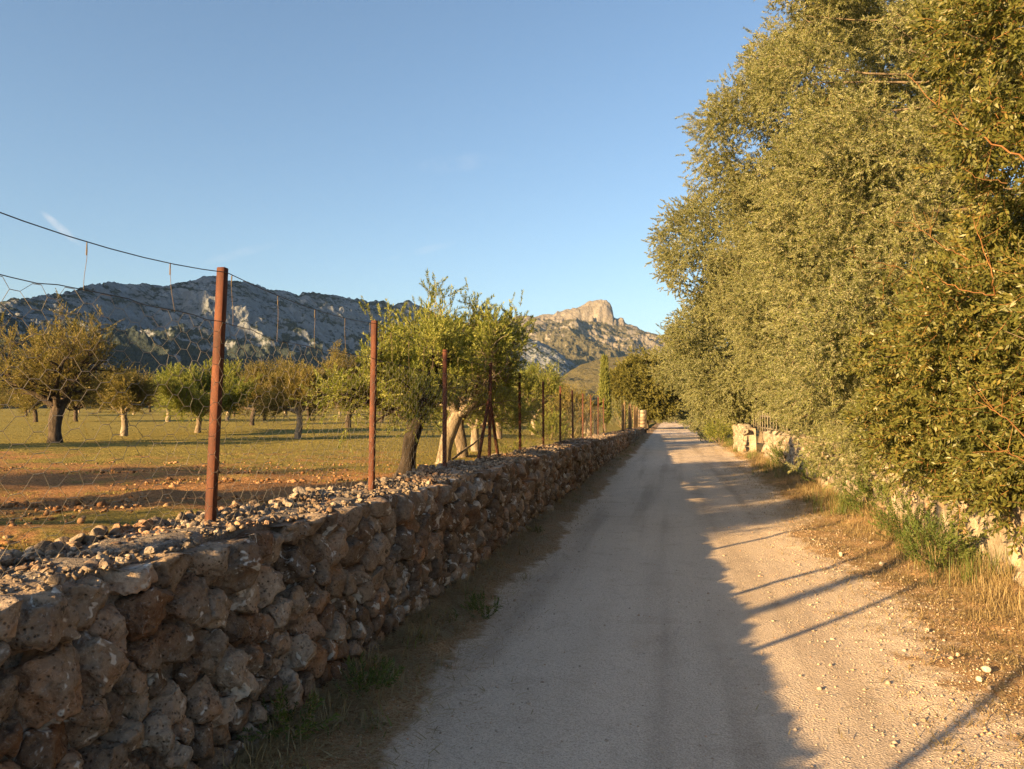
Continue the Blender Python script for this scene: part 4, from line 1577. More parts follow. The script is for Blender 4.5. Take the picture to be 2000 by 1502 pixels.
def right_trees():
    grp = 'trees overhanging the sunny side of the path'
    vis = lambda P: (P[:, 0] < 6.5)
    lobed_tree('lentisk_tree', 'dense dark green leafy shrub tree with orange twigs filling the right edge', 4.7, 5.6, 0.1,
               [(0, 0, 2.7, 2.1, 3.0, 2.3), (0.1, -1.6, 2.4, 2.0, 2.2, 1.7), (0.1, 1.4, 4.2, 2.3, 2.8, 2.4), (0.3, -0.8, 5.0, 2.3, 2.6, 2.2), (-0.7, 2.6, 2.0, 1.7, 2.2, 1.5), (-0.9, 3.4, 1.5, 1.4, 1.6, 1.1), (-1.7, 2.8, 1.25, 0.40, 1.5, 0.5)],
               'lentisk', 720, 42, 31, [(0.3, -0.8, 4.5, 0.11), (0.5, 0.8, 4.5, 0.13), (0.0, 1.9, 3.6, 0.1)], M['bark_grey'], 0.42, (0.75, 1.2), group=grp, zmin=0.42, keep=vis)
    lobed_tree('olive_tree', 'tall wild olive whose crown leaves the top edge of the picture', 5.0, 12.2, 0.1,
               [(-0.1, 0, 4.0, 3.0, 3.4, 3.0), (-0.5, -0.6, 2.4, 2.5, 3.2, 1.9), (-0.2, 0.4, 7.4, 3.1, 3.2, 3.0), (-0.2, 1.8, 5.0, 3.0, 2.6, 2.8), (-0.1, -0.2, 9.6, 2.8, 2.8, 2.3), (-1.0, 2.6, 2.0, 1.9, 2.6, 1.6), (-1.1, 0.2, 1.5, 1.5, 2.6, 1.1)],
               'olive', 950, 54, 33, [(0.2, -0.4, 8, 0.16), (0.5, 1.0, 7, 0.15)], M['bark_grey'], 0.55, (0.75, 1.2), group=grp, zmin=0.40, keep=holes((2.2, 10.4, 4.4, 1.1, 0.8, 0.7), (2.0, 14.0, 3.0, 1.1, 0.9, 0.7), (2.1, 11.6, 6.3, 1.1, 0.7, 0.6), (2.2, 9.6, 2.2, 0.9, 0.6, 0.5)))
    lobed_tree('olive_tree', 'wild olive with rounded crown, second behind the orange twigged shrub tree', 5.0, 20.5, 0.1,
               [(0, 0, 4.2, 3.4, 3.6, 3.0), (-0.65, -0.6, 8.4, 3.5, 3.2, 2.5), (0.0, 1.8, 6.0, 3.5, 3.0, 2.6), (0.2, 0.3, 10.4, 2.8, 2.8, 2.0), (-0.4, -1.2, 2.4, 2.2, 2.8, 1.5)],
               'olive', 1000, 46, 35, [(0.2, -0.5, 8, 0.18), (0.3, 1.2, 8, 0.16)], M['bark_grey'], 0.6, (0.9, 1.35), group=grp, zmin=0.9, keep=holes((2.0, 17.6, 3.0, 1.6, 1.3, 0.9), (1.6, 20.5, 5.6, 1.3, 1.0, 0.8), (1.7, 18.2, 8.0, 1.2, 0.8, 0.7)))
    lobed_tree('olive_tree', 'broad wild olive leaning over the path, its crown stepping down toward the peak', 4.4, 34.0, 0.2,
               [(0, 0, 4.8, 4.1, 4.4, 3.6), (-1.7, -0.5, 8.6, 3.2, 3.2, 2.2), (0.8, -0.5, 9.2, 3.4, 3.6, 2.5), (0.2, -2.5, 3.4, 3.0, 3.0, 2.4), (0.6, 3.0, 6, 3.4, 3.4, 3.4), (-0.6, -1.0, 3.0, 2.6, 3.0, 1.5)],
               'olive_far', 950, 40, 37, [(0.5, -0.5, 8, 0.2), (0.2, 1.4, 8, 0.18)], M['bark_grey'], 0.75, (0.8, 1.2), group=grp, zmin=1.6, keep=holes((1.2, 30.5, 4.0, 1.6, 1.6, 1.0), (0.8, 31.5, 6.6, 1.6, 1.4, 0.7)))
    lobed_tree('olive_tree', 'lower wild olive farther on, below the broad leaning crown, over the path bend', 4.7, 50.0, 0.3,
               [(-0.6, 0, 4.6, 4.3, 4.4, 3.0), (-0.8, 0.5, 2.6, 3.0, 3.4, 1.8), (0.5, 2.0, 6.0, 4.0, 4.0, 2.5)],
               'olive_far', 460, 34, 39, [(0.8, 0, 6, 0.2)], M['bark_grey'], 0.85, (0.9, 1.4), group=grp, zmin=1.1)
    lobed_tree('olive_tree', 'small olive closing the far end of the path', 3.6, 78.0, 0.4,
               [(-0.2, 0, 3.4, 3.2, 4.0, 2.7), (-0.4, 3.0, 3.4, 3.2, 4, 2.7)],
               'olive_far', 240, 22, 41, [(0.8, 0, 3.6, 0.18)], M['bark_grey'], 0.9, (1.0, 1.6), group=grp, zmin=1.6)
    lobed_tree('carob_tree', 'round dark carob tree beyond the end of the dry stone wall', -2.3, 74.0, 0.5,
               [(0, 0, 4.4, 3.0, 3.0, 2.6), (0.9, -0.6, 2.9, 1.9, 2.0, 1.6), (-1.4, 0.2, 3.6, 2.2, 2.4, 2.2)],
               'carob', 300, 24, 43, [(0, 0, 3.0, 0.25)], M['bark_grey'], 0.8, (0.8, 1.2), zmin=1.5)
    # far screen of trees behind the end of the path
    k = 0
    for (u, d, s, lab) in [(1328, 112, 1.0, 'bushy olive in the distance right where the path vanishes'), (1270, 128, 1.1, 'bushy olive in the distance just behind the round carob'), (1380, 95, 1.1, 'bushy olive in the distance behind the small olive')]:
        p = at(u, d)
        lobed_tree('olive_tree', lab, p[0], p[1], 0.6, [(0, 0, 2.8 * s, 4.5 * s, 3.5, 2.6 * s), (1.5, 0, 2.2 * s, 3 * s, 3, 2 * s)], 'olive_far', 150, 20, 60 + k, [(0, 0, 2.5, 0.2)], M['bark_grey'], 1.0, (1.2, 1.8), zmin=0.6)
        k += 1


right_trees()


# ------------------------------------------------------------------ grass, weeds, litter and loose stones
def blade_mesh(name, P, H, W, lean, mat, seed, curve=0.5):
    """P base points, H lengths, W widths, lean angle from vertical (rad)"""
    g = np.random.default_rng(seed)
    n = len(P)
    az = g.uniform(0, 2 * np.pi, n)
    dh = np.stack([np.cos(az), np.sin(az), np.zeros(n)], -1)
    sd = np.stack([-np.sin(az + g.normal(0, 0.5, n)), np.cos(az), np.zeros(n)], -1)
    up = np.array([0, 0, 1.0])
    l2 = np.minimum(lean + curve * g.random(n), 1.62)
    d1 = dh * np.sin(lean)[:, None] + up * np.cos(lean)[:, None]
    d2 = dh * np.sin(l2)[:, None] + up * np.cos(l2)[:, None]
    m = P + d1 * (H * 0.5)[:, None]
    t = m + d2 * (H * 0.5)[:, None]
    w = W[:, None] * 0.5
    V = np.stack([P - sd * w, P + sd * w, m + sd * w * 0.8, m - sd * w * 0.8, t], 1).reshape(-1, 3)
    b = np.arange(n) * 5
    q = np.stack([b, b + 1, b + 2, b + 3], -1)
    tr = np.stack([b + 3, b + 2, b + 4], -1)
    me = raw_mesh(name, V, tris=tr, quads=q, mats=[mat])
    fattr(me, 'rnd', np.repeat(g.random(n), 5))
    return me


def near_sample(g, n, y0, y1, p=2.2):
    return y0 + (y1 - y0) * g.random(n) ** p


def tufts(g, n_tuft, per, y0, y1, xfun, spread, p=2.2):
    Y = near_sample(g, n_tuft, y0, y1, p)
    X = xfun(Y)
    k = g.poisson(per, n_tuft)
    i = np.repeat(np.arange(n_tuft), k)
    return X[i] + g.normal(0, spread, len(i)), Y[i] + g.normal(0, spread, len(i))


def build_verges():
    g = np.random.default_rng(77)
    # sunny verge: dry grass thickening toward the wall
    X, Y = tufts(g, 1500, 16, 2.2, 45, lambda Y: np.clip(2.95 - np.abs(g.normal(0, 0.42, len(Y))), 1.75, 2.95), 0.05, 1.6)
    ok = X < 2.96
    X, Y = X[ok], Y[ok]
    P = np.stack([X, Y, path_ground(X, Y)], -1)
    t = np.clip((X - 1.8) / 1.1, 0, 1)
    H = (0.04 + 0.20 * t ** 2) * g.uniform(0.4, 1.3, len(X))
    me = blade_mesh('dry_verge_grass', P, H, g.uniform(0.003, 0.006, len(X)), g.uniform(0.05, 0.7, len(X)), M['grass_dry'], 1)
    tag(link('dry_verge_grass', me), 'dry yellow grass along the foot of the sunlit wall', 'grass', kind='stuff')
    X, Y = tufts(g, 2600, 9, 2.2, 24, lambda Y: np.clip(2.6 - np.abs(g.normal(0, 0.55, len(Y))), 1.25, 2.9), 0.05, 1.6)
    P = np.stack([X, Y, path_ground(X, Y)], -1)
    me = blade_mesh('matted_grass', P, g.uniform(0.02, 0.09, len(X)), g.uniform(0.003, 0.006, len(X)), g.uniform(0.5, 1.45, len(X)), M['grass_dry'], 11)
    tag(link('matted_grass', me), 'short matted dry grass between the sunny path edge and the wall', 'grass', kind='stuff')
    X, Y = tufts(g, 420, 20, 2.6, 50, lambda Y: np.clip(2.93 - np.abs(g.normal(0, 0.28, len(Y))), 2.0, 2.95), 0.05, 1.4)
    ok = X < 2.96
    X, Y = X[ok], Y[ok]
    patch = vnoise(np.stack([X * 0.8, Y * 0.45], -1), 33) > -0.12
    X, Y = X[patch], Y[patch]
    P = np.stack([X, Y, path_ground(X, Y)], -1)
    H = g.uniform(0.08, 0.36, len(X))
    me = blade_mesh('green_verge_grass', P, H, g.uniform(0.004, 0.008, len(X)), g.uniform(0.03, 0.5, len(X)), M['grass_green'], 2)
    tag(link('green_verge_grass', me), 'tall green grass growing against the sunlit wall', 'grass', kind='stuff')
    # straw and dead leaves lying flat on both verges
    n = 52000
    Y = near_sample(g, n, 1.4, 26, 1.9)
    right = g.random(n) < 0.5
    X = np.where(right, 2.95 - np.abs(g.normal(0, 0.75, n)), -1.88 + np.abs(g.normal(0, 0.30, n)))
    P = np.stack([X, Y, path_ground(X, Y) + 0.012 + 0.02 * g.random(n)], -1)
    me = blade_mesh('straw_litter', P, g.uniform(0.03, 0.13, n), g.uniform(0.003, 0.008, n), g.uniform(1.25, 1.6, n), M['grass_dry'], 3, 0.2)
    tag(link('straw_litter', me), 'dry straw and dead leaves littering both edges of the path', 'litter', kind='stuff')
    # shaded verge by the dry stone wall
    X, Y = tufts(g, 520, 12, 1.6, 50, lambda Y: -1.86 + np.abs(g.normal(0, 0.17, len(Y))), 0.04, 1.8)
    P = np.stack([X, Y, path_ground(X, Y)], -1)
    me = blade_mesh('shaded_verge_grass', P, g.uniform(0.03, 0.16, len(X)), g.uniform(0.003, 0.006, len(X)), g.uniform(0.1, 1.1, len(X)), M['grass_dry'], 4)
    tag(link('shaded_verge_grass', me), 'sparse dry grass along the foot of the dry stone wall', 'grass', kind='stuff')
    X, Y = tufts(g, 26, 30, 2.2, 40, lambda Y: -1.72 + np.abs(g.normal(0, 0.12, len(Y))), 0.06, 1.6)
    P = np.stack([X, Y, path_ground(X, Y)], -1)
    me = blade_mesh('wall_foot_weeds', P, g.uniform(0.03, 0.10, len(X)), g.uniform(0.005, 0.011, len(X)), g.uniform(0.1, 1.2, len(X)), M['grass_green'], 5)
    tag(link('wall_foot_weeds', me), 'small green weeds at the foot of the dry stone wall', 'grass', kind='stuff')
    # gravel scattered over the path, denser at the edges
    V0, F0 = ico(1)
    V0 = np.array([(1, 0, 0), (-1, 0, 0), (0, 1, 0), (0, -1, 0), (0, 0, 1), (0, 0, -1)], float)
    F0 = np.array([(0, 2, 4), (2, 1, 4), (1, 3, 4), (3, 0, 4), (2, 0, 5), (1, 2, 5), (3, 1, 5), (0, 3, 5)])
    n = 30000
    Y = near_sample(g, n, 2.0, 14, 1.6)
    e = g.random(n)
    X = np.where(e < 0.70, 1.75 + g.normal(0, 0.5, n), np.where(e < 0.85, -1.35 + g.normal(0, 0.25, n), g.uniform(-1.4, 2.2, n)))
    S = np.clip(g.lognormal(math.log(0.0034), 0.55, n), 0.002, 0.016)
    S = np.where(e < 0.62, S * 1.35, S)
    X = np.clip(X, -1.85, 2.9)
    Z = path_ground(X, Y) + S * 0.25
    an = g.uniform(0, 6.28, n)
    shp = V0[None] * g.uniform(0.6, 1.15, (n, 1, 3)) * (1 + 0.22 * g.normal(size=(n, len(V0), 1)).clip(-1.5, 1.5) * 0.7)
    Q = shp * S[:, None, None] * np.array([1, 1, 0.75])
    c, s_ = np.cos(an)[:, None], np.sin(an)[:, None]
    Q = np.stack([Q[..., 0] * c - Q[..., 1] * s_, Q[..., 0] * s_ + Q[..., 1] * c, Q[..., 2]], -1) + np.stack([X, Y, Z], -1)[:, None]
    F = F0[None] + (np.arange(n) * len(V0))[:, None, None]
    me = raw_mesh('gravel', Q.reshape(-1, 3), tris=F.reshape(-1, 3), mats=[M['gravel']])
    fattr(me, 'tint', np.repeat(g.uniform(0.2, 0.8, n), len(V0)))
    tag(link('gravel', me), 'small pale stones scattered over the path and its sunny edge', 'gravel', kind='stuff')
    # a few larger stones one can point at
    V2, F2 = ico(2)
    for (u, y, r, lab) in [(1912, 1322, 0.030, 'largest pale stone lying on the sunny verge by a thin shadow'), (1898, 1335, 0.022, 'pale stone touching the largest stone on the verge'), (1918, 1352, 0.014, 'small pale stone just below the largest one'), (1715, 1112, 0.030, 'flat pale stone at the edge of the grass by the wide post shadow'), (1637, 1093, 0.028, 'pale stone where the dry grass meets the path'), (1800, 1240, 0.018, 'lone pale stone midway along the sunny verge'), (1858, 1288, 0.016, 'small stone left of the largest pale stone')]:
        d = CAM_H * FPX / (y - HORIZON) * 0.985
        p = at(u, d)
        L = V2 * g.uniform(0.7, 1.0, 3)
        for _ in range(7):
            dd = g.normal(size=3)
            dd /= np.linalg.norm(dd)
            L = L - dd * np.maximum(0, L @ dd - g.uniform(0.45, 0.65))[:, None]
        L = L / np.abs(L).max() * r
        me = raw_mesh('loose_stone', L, tris=F2, mats=[M['gravel']])
        fattr(me, 'tint', np.full(len(L), 0.95))
        o = link('loose_stone', me, None, (p[0], p[1], float(path_ground(np.array([p[0]]), np.array([p[1]]))[0]) + r * 0.45 + 0.01))
        tag(o, lab, 'stone', 'larger stones on the sunny verge')


build_verges()


def build_field_cover():
    g = np.random.default_rng(88)
    n = 110000
    d = 3.0 * (60 / 3.0) ** (g.random(n) ** 0.85)
    u = g.uniform(-60, 1130, n)
    a = (u - 1000) / FPX
    X, Y = (a * CS - SN) * d, (a * SN + CS) * d
    P2 = np.stack([X, Y], -1)
    soil = np.clip(1 - np.abs(d - 6.5) / 6.5, 0, 1)
    m = (X < -2.55) & (fbm(P2 * 0.9, 3, 44) + 0.9 * (g.random(n) - 0.5) > -0.05 + 0.75 * soil)
    X, Y, d = X[m], Y[m], d[m]
    Z = field_z(X, Y)
    P = np.stack([X, Y, Z - 0.01], -1)
    k = len(X)
    H = g.uniform(0.015, 0.055, k)
    W = g.uniform(0.004, 0.008, k) * (1 + d / 14)
    me = blade_mesh('field_grass', P, H, W, g.uniform(0.2, 1.2, k), M['grass_field'], 6)
    tag(link('field_grass', me), 'short dry yellow green grass covering the orchard floor', 'grass', kind='stuff')
    # stones and clods on the tilled strip
    V0, F0 = ico(1)
    n = 4500
    d = g.uniform(3.2, 13, n)
    u = g.uniform(-40, 900, n)
    a = (u - 1000) / FPX
    X, Y = (a * CS - SN) * d, (a * SN + CS) * d
    m = (X < -2.6) & (fbm(np.stack([X, Y], -1) * 0.6, 3, 45) + 0.6 * g.random(n) > 0.28)
    X, Y = X[m], Y[m]
    n = len(X)
    S = np.clip(g.lognormal(math.log(0.012), 0.5, n), 0.006, 0.04)
    Z = field_z(X, Y) + S * 0.3
    shp = V0[None] * g.uniform(0.6, 1.15, (n, 1, 3)) * (1 + 0.15 * g.normal(size=(n, len(V0), 1)).clip(-1.5, 1.5))
    Q = shp * S[:, None, None] * np.array([1, 1, 0.7]) + np.stack([X, Y, Z], -1)[:, None]
    F = F0[None] + (np.arange(n) * len(V0))[:, None, None]
    me = raw_mesh('field_stones', Q.reshape(-1, 3), tris=F.reshape(-1, 3), mats=[M['clod']])
    fattr(me, 'tint', np.repeat(g.random(n), len(V0)))
    tag(link('field_stones', me), 'reddish clods and small stones on the tilled strip behind the fence', 'stones', kind='stuff')


def mat_clod():
    t = NT('red_clod')
    c = t.ramp(t.attr('tint'), [(0.0, (0.15, 0.075, 0.035)), (0.6, (0.27, 0.15, 0.075)), (1.0, (0.34, 0.22, 0.125))])
    return t.fin(c, 1.0, None, 0.05)


M['clod'] = mat_clod()
build_field_cover()


# ------------------------------------------------------------------ shrubs and weeds one can point at
def sprig_plant(name, label, x, y, z, kind, n, rx, ry, h, seed, scale, cat='plant', group=None):
    root = empty(name, (x, y, z), label, cat, group)
    g = np.random.default_rng(seed)
    az = g.uniform(0, 6.28, n)
    rr = g.random(n) ** 0.5
    hh = h * (1 - 0.55 * rr ** 2) * g.random(n) ** 0.6
    P = np.stack([np.cos(az) * rr * rx, np.sin(az) * rr * ry, hh], -1)
    P += 0.12 * np.array([rx, ry, h]) * np.stack([fbm(P * 2.5 / max(h, .2) + k, 2, seed + k) for k in range(3)], -1)
    P[:, 2] = np.maximum(P[:, 2], 0.0)
    D = np.stack([np.cos(az) * rr, np.sin(az) * rr, 0.9 + 0 * rr], -1) + g.normal(0, 0.35, (n, 3))
    me = foliage_mesh('foliage', P, D, g.uniform(*scale, n), len(SPR[kind]), seed)
    add_foliage('foliage', root, me, NG[kind])
    tb = Tubes(4)
    for i in g.choice(n, min(n, 14), replace=False):
        t = np.linspace(0, 1, 4)[:, None]
        tb.add(t * P[i] * 0.95 + np.array([0, 0, -0.03]), np.linspace(0.006, 0.002, 4) * max(1, h))
    link('stem', tb.mesh('stem', M['twig_olive']), root)
    return root


def px_ground(u, y):
    d = CAM_H * FPX / (y - HORIZON)
    for _ in range(4):
        p = at(u, d)
        d = (CAM_H - float(path_z(p[1]))) * FPX / (y - HORIZON)
    p = at(u, d)
    return p[0], p[1], float(path_ground(np.array([p[0]]), np.array([p[1]]))[0])


for (u, y, kind, n, rx, ry, h, sc, lab) in [
    (1820, 1120, 'weed', 90, 0.26, 0.32, 0.42, (0.35, 0.7), 'bright green leafy weed clump at the foot of the sunlit wall'),
    (1760, 1075, 'weed', 70, 0.22, 0.3, 0.5, (0.35, 0.7), 'green weed clump behind the dry grass, left of the bright leafy one'),
    (1700, 1020, 'weed', 90, 0.25, 0.5, 0.55, (0.4, 0.8), 'dark green weed clump in shade beside the path edge'),
    (1600, 960, 'weed', 110, 0.3, 0.7, 0.55, (0.4, 0.9), 'shaded weeds at the wall foot beneath the hanging olive'),
    (1535, 920, 'weed', 90, 0.3, 0.7, 0.5, (0.5, 1.0), 'green grass clump in front of the broken wall stub'),
    (1405, 868, 'green', 260, 0.55, 0.9, 1.45, (0.7, 1.2), 'bright green leafy bush at the near end of the broken wall'),
    (1385, 864, 'olive', 200, 0.5, 0.9, 0.8, (0.8, 1.4), 'low yellowish bush just beyond the bright green one'),
    (1372, 850, 'olive_far', 160, 0.7, 1.4, 0.9, (0.8, 1.4), 'low bush by the sunlit path beyond the yellowish bush'),
    (1358, 842, 'olive_far', 160, 0.9, 2.0, 1.3, (0.9, 1.5), 'rounded bush by the far sunlit stretch of the path'),
    (560, 1455, 'weed', 22, 0.10, 0.14, 0.10, (0.3, 0.55), 'small dark leafed weed at the near foot of the dry stone wall'),
    (720, 1372, 'weed', 26, 0.10, 0.12, 0.09, (0.25, 0.45), 'dark green weed at the wall foot beside fallen straw'),
    (945, 1200, 'weed', 26, 0.10, 0.14, 0.10, (0.25, 0.4), 'small green weed on the shaded path edge'),
]:
    x, yy, z = px_ground(u, y)
    sprig_plant('bush' if h > 0.6 else 'weed', lab, x, yy, z - 0.02, kind, n, rx, ry, h, int(u + y), sc, 'bush' if h > 0.6 else 'weed')

# shrubs behind the slim posts
for (u, d, kind, n, rx, h, sc, lab) in [
    (1118, 31, 'brown', 320, 1.0, 1.9, (0.9, 1.4), 'dusty bush behind the slim posts near the dead palms'),
    (1075, 27, 'green', 160, 0.55, 0.9, (0.8, 1.2), 'low grey green bush between the slim posts'),
    (1215, 62, 'olive_far', 260, 1.6, 2.6, (0.9, 1.4), 'olive bush rising behind the cane screen'),
    (1005, 14.5, 'green', 30, 0.25, 0.35, (0.4, 0.7), 'low green weed on the field behind the braced corner post'),
]:
    p = at(u, d)
    sprig_plant('bush', lab, p[0], p[1], float(field_z(p[0], p[1])) - 0.03, kind, n, rx, rx, h, int(u), sc, 'bush')


# ------------------------------------------------------------------ orange twigs of the shrub tree
def orange_branches():
    root = [o for o in bpy.data.objects if o.name == 'lentisk_tree'][0]
    off = np.array(root.location)
    g = np.random.default_rng(9)
    XS = 2.38

    def on(u, y, dx=0.0):
        d = (XS + dx) / ray(u)[0]
        return at(u, d, y)
    for pts, r in [
        ([(2040, 320), (1955, 275), (1890, 232), (1835, 190), (1785, 130)], 0.014),
        ([(1948, 575), (1890, 567), (1850, 552), (1800, 535), (1755, 518), (1700, 508), (1660, 495)], 0.010),
        ([(1948, 575), (1945, 540), (1935, 505), (1918, 450), (1908, 420)], 0.010),
        ([(1900, 505), (1870, 490), (1825, 462), (1790, 433), (1745, 430)], 0.008),
        ([(1825, 462), (1826, 440), (1822, 420)], 0.006),
        ([(1755, 518), (1735, 550), (1700, 560)], 0.005),
        ([(1980, 355), (1920, 340), (1880, 318)], 0.006),
        ([(2010, 860), (1960, 815), (1925, 790)], 0.011),
        ([(2010, 905), (1960, 880), (1900, 882)], 0.009),
        ([(1850, 615), (1800, 610), (1755, 622), (1700, 632)], 0.006),
        ([(1680, 190), (1650, 200), (1620, 195)], 0.006),
    ]:
        P = np.array([on(u, y, g.uniform(-0.05, 0.05)) for u, y in pts])
        t = np.linspace(0, len(P) - 1, 4 * len(P))
        P = np.stack([np.interp(t, np.arange(len(P)), P[:, k]) for k in range(3)], -1) + g.normal(0, 0.006, (len(t), 3))
        tb = Tubes(6)
        r *= 0.55
        tb.add(P, np.linspace(r, r * 0.35, len(P)))
        for k in range(6):
            i = g.integers(len(P) // 3, len(P))
            d = np.array([g.normal(0, 0.5), g.normal(0.4, 0.6), g.normal(0.4, 0.5)])
            d /= np.linalg.norm(d)
            tb.add([P[i], P[i] + d * 0.12, P[i] + d * 0.24 + np.array([0, 0, 0.03])], [r * 0.4, r * 0.3, 0.001], 4)
        link('branch', tb.mesh('branch', M['twig_orange'], off), [c for c in root.children if c.name.startswith('trunk')][0])


orange_branches()


# ------------------------------------------------------------------ things at the far end of the wall
def build_far_end():
    g = np.random.default_rng(13)
    # cane screen
    root = empty('cane_screen', (-2.3, 30, 0.9), 'tall screen of dry canes standing on the far end of the dry stone wall', 'screen')
    off = np.array(root.location)
    tb = Tubes(4)
    for y in np.concatenate([np.arange(37.5, 40.2, 0.04), np.arange(43.0, 46.5, 0.045), np.arange(49.0, 55.5, 0.045)]):
        z0 = float(wall_top(y)) - 0.05
        h = 1.32 + g.normal(0, 0.09) + 0.1 * math.sin(y * 1.3)
        x = -2.32 + g.normal(0, 0.012)
        tb.add([(x, y, z0), (x + g.normal(0, 0.01), y + g.normal(0, 0.012), z0 + h)], [0.011, 0.008])
    o = link('canes', tb.mesh('canes', M['cane'], off), root)
    tag(o, kind='stuff')
    for h in (0.35, 0.8, 1.15):
        tb = Tubes(5)
        ys = np.linspace(37.5, 55.5, 20)
        tb.add(np.stack([np.full(20, -2.285), ys, wall_top(ys) + h], -1), 0.008)
        link('rail', tb.mesh('rail', M['twig_brown'], off), root)
    # squared stone pillar
    root = empty('stone_pillar', (-2.2, 56.6, 0.3), 'squat pale stone pillar closing the end of the dry stone wall', 'pillar')
    z = 0.0
    k = 0
    while z < 1.66:
        hh = g.uniform(0.2, 0.3)
        for j in range(2):
            w = 0.36
            Vb, Fb = box_verts(-w + 0.005, w - 0.005, -0.33, 0.33, 0.004, hh - 0.004)
            Vb[:, 0] = np.where(Vb[:, 0] < 0, -w + j * w, -w + (j + 1) * w - 0.008)
            Vb += g.normal(0, 0.008, Vb.shape)
            Vb[:, 2] += z
            me = raw_mesh('block', Vb, quads=Fb, mats=[M['pale_stone']])
            fattr(me, 'tint', np.full(len(Vb), g.random()))
            link('block', me, root)
        z += hh
    Vb, Fb = box_verts(0.37, 0.45, -0.3, 0.2, 0, z)  # dark strip along the right edge of the pillar
    link('dark_edge', raw_mesh('dark_edge', Vb, quads=Fb, mats=[M['bark_dark']]), root)
    # cypress
    p = at(1181, 46)
    root = empty('cypress_tree', (p[0], p[1], 0.8), 'slim upright cypress behind the cane screen', 'tree')
    n = 1500
    t = g.random(n) ** 0.8
    az = g.uniform(0, 6.28, n)
    rad = 0.36 * np.clip(1 - t, 0, 1) ** 0.6 * (0.6 + 0.4 * np.clip(t / 0.12, 0, 1)) * g.uniform(0.75, 1.0, n)
    P = np.stack([np.cos(az) * rad, np.sin(az) * rad, 0.25 + 3.95 * t], -1)
    D = np.stack([np.cos(az) * 0.25, np.sin(az) * 0.25, np.ones(n)], -1) + g.normal(0, 0.12, (n, 3))
    add_foliage('crown', root, foliage_mesh('crown', P, D, g.uniform(0.5, 0.9, n), 2, 3), NG['cypress'])
    tb = Tubes(7)
    tb.add([(0, 0, -0.2), (0, 0, 1.5), (0, 0, 3.6)], [0.09, 0.07, 0.02])
    link('trunk', tb.mesh('trunk', M['bark_grey']), root)
    # small yellowed palms
    for (u, d, hh, lab) in [(1150, 33, 1.05, 'yellowed small palm behind the last slim posts'), (1163, 36, 1.25, 'taller yellowed palm beside the cypress'), (1141, 38, 0.8, 'low drooping palm left of the yellowed palms')]:
        p = at(u, d)
        root = empty('palm_tree', (p[0], p[1], float(field_z(p[0], p[1])) - 0.05), lab, 'palm', 'yellowed palms by the cypress')
        tb = Tubes(8)
        tb.add([(0, 0, -0.1), (0.03, 0, hh * 0.5), (0.02, 0.02, hh)], [0.12, 0.1, 0.11])
        link('trunk', tb.mesh('trunk', M['bark_pale']), root)
        for k in range(22):
            az = k * 2.4
            el = g.uniform(-0.3, 1.3)
            L = g.uniform(0.6, 0.85)
            ts = np.linspace(0, 1, 6)
            rad = L * ts * math.cos(el)
            zz = hh + L * ts * math.sin(el) - 0.35 * ts ** 2 * L
            Pm = np.stack([np.cos(az) * rad, np.sin(az) * rad, zz], -1)
            sdv = np.array([-math.sin(az), math.cos(az), 0])
            wd = np.array([0.02, 0.07, 0.10, 0.10, 0.07, 0.005])
            Vv = np.concatenate([Pm - sdv * wd[:, None] + [0, 0, 0.02], Pm, Pm + sdv * wd[:, None] + [0, 0, 0.02]])
            Fq = [(i, i + 1, i + 7, i + 6) for i in range(5)] + [(i + 6, i + 7, i + 13, i + 12) for i in range(5)]
            me = raw_mesh('frond', Vv, faces=Fq, mats=[M['frond']])
            fattr(me, 'rnd', np.full(len(Vv), g.random()))
            link('frond', me, root)
    # pickets on the sunlit wall
    root = empty('picket_fence', (3.12, 21.5, 1.1), 'short run of pale weathered pickets above the sunlit wall', 'fence')
    off = np.array(root.location)
    for k, y in enumerate(np.arange(21.5, 32, 0.72)):
        z0 = float(path_z(y)) + 0.9
        w, th = 0.035, 0.012
        hgt = 0.72 + g.normal(0, 0.03)
        Vb, Fb = box_verts(3.10, 3.10 + th * 2, y - w, y + w, z0, z0 + hgt)
        Vb[:, 1] += (Vb[:, 2] - z0) * g.normal(0, 0.04)
        link('picket', raw_mesh('picket', Vb - off, quads=Fb, mats=[M['picket']]), root)
    for h in (1.05, 1.45):
        Vb, Fb = box_verts(3.128, 3.158, 21.3, 32.1, h - 0.03, h + 0.03)
        Vb[:, 2] += path_z(Vb[:, 1])
        link('rail', raw_mesh('rail', Vb - off, quads=Fb, mats=[M['picket']]), root)
    # low wall across the far end, and the stick leaning behind the wall
    root = empty('low_wall', (-2.6, 138, 0.8), 'low yellowish wall crossing where the path vanishes', 'wall')
    root['kind'] = 'thing'
    x = -5.0
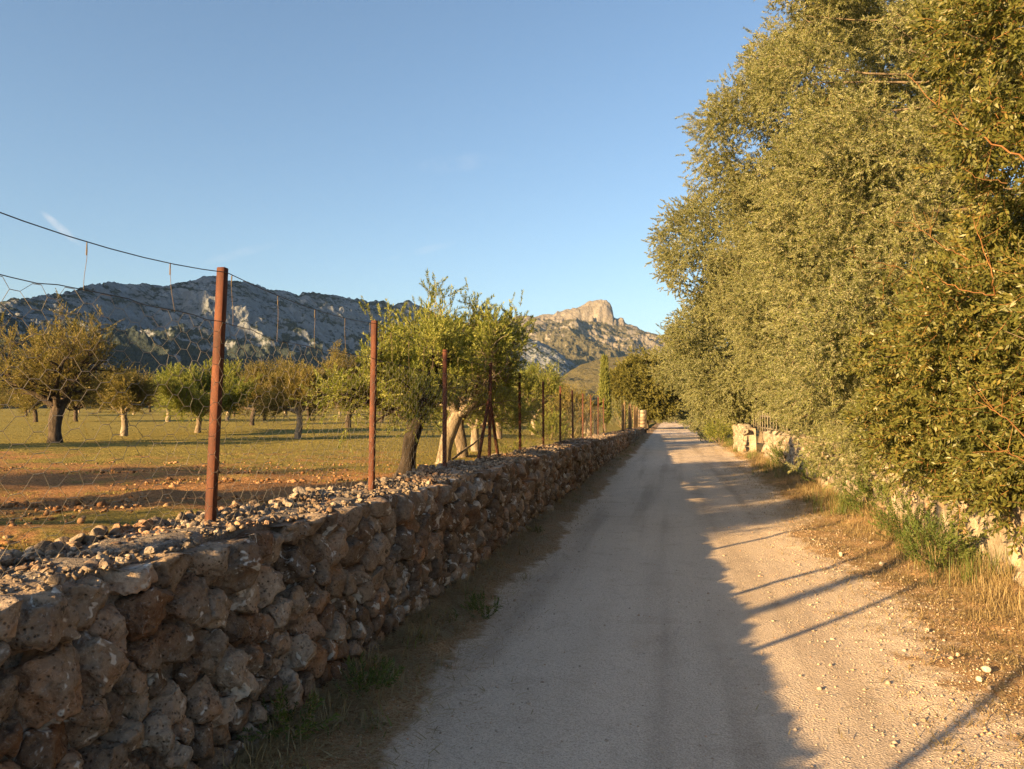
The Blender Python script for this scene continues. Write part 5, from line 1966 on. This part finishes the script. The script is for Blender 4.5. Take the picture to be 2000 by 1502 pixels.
    while x < 2.2:
        w = g.uniform(0.5, 0.9)
        Vb, Fb = box_verts(x + 0.02, x + w - 0.02, -0.25, 0.25, -0.2, 0.65 + g.normal(0, 0.04))
        Vb += g.normal(0, 0.015, Vb.shape)
        me = raw_mesh('block', Vb, quads=Fb, mats=[M['pale_stone']])
        fattr(me, 'tint', np.full(8, g.random()))
        link('block', me, root)
        x += w
    a, b = at(884, 12.4, 899), at(945, 14.4, 850)
    t = np.linspace(0, 1, 6)[:, None]
    P = a * (1 - t) + b * t + g.normal(0, 0.012, (6, 3))
    tb = Tubes(6)
    tb.add(P, np.linspace(0.022, 0.012, 6))
    tag(link('fallen_stick', tb.mesh('fallen_stick', M['bark_pale'], a), None, a), 'pale bare stick leaning on the field behind the wall', 'stick')


M['cane'] = mat_simple('dry_cane', (0.16, 0.11, 0.065), 0.85, 0.15, 0, 9, (0.28, 0.20, 0.12))
M['picket'] = mat_simple('weathered_wood', (0.13, 0.115, 0.085), 0.85, 0.15, 0, 12, (0.22, 0.195, 0.15))
build_far_end()


# ------------------------------------------------------------------ thin air between here and the mountains
def build_haze():
    Vb, Fb = box_verts(-3100, 3100, -3100, 3100, -1.4, 430)
    t = NT('thin_haze')
    t.t.nodes.remove(t.b)
    pv = t.n('ShaderNodeVolumePrincipled')
    pv.inputs['Color'].default_value = (0.35, 0.6, 1.0, 1)
    pv.inputs['Density'].default_value = 0.000055
    pv.inputs['Anisotropy'].default_value = 0.0
    t.l(pv.outputs[0], t.out.inputs['Volume'])
    tag(link('haze', raw_mesh('haze', Vb, quads=Fb, mats=[t.m])), kind='stuff')


build_haze()


# a timber pole beside the viewpoint; the picture shows only its wide shadow across the path
def build_pole():
    root = empty('timber_pole', (-6.1, -2.45, 0.8), 'timber pole outside the picture, throwing the widest shadow band across the path', 'pole')
    tb = Tubes(10)
    z = np.linspace(-0.4, 3.6, 7)
    tb.add(np.stack([0.01 * np.sin(z * 2), 0.01 * np.cos(z * 3), z], -1), np.linspace(0.085, 0.07, 7))
    tb.add([(0.005, 0, 3.6), (0.005, 0, 3.62)], [0.07, 0.001])
    link('shaft', tb.mesh('shaft', M['bark_grey']), root)


build_pole()
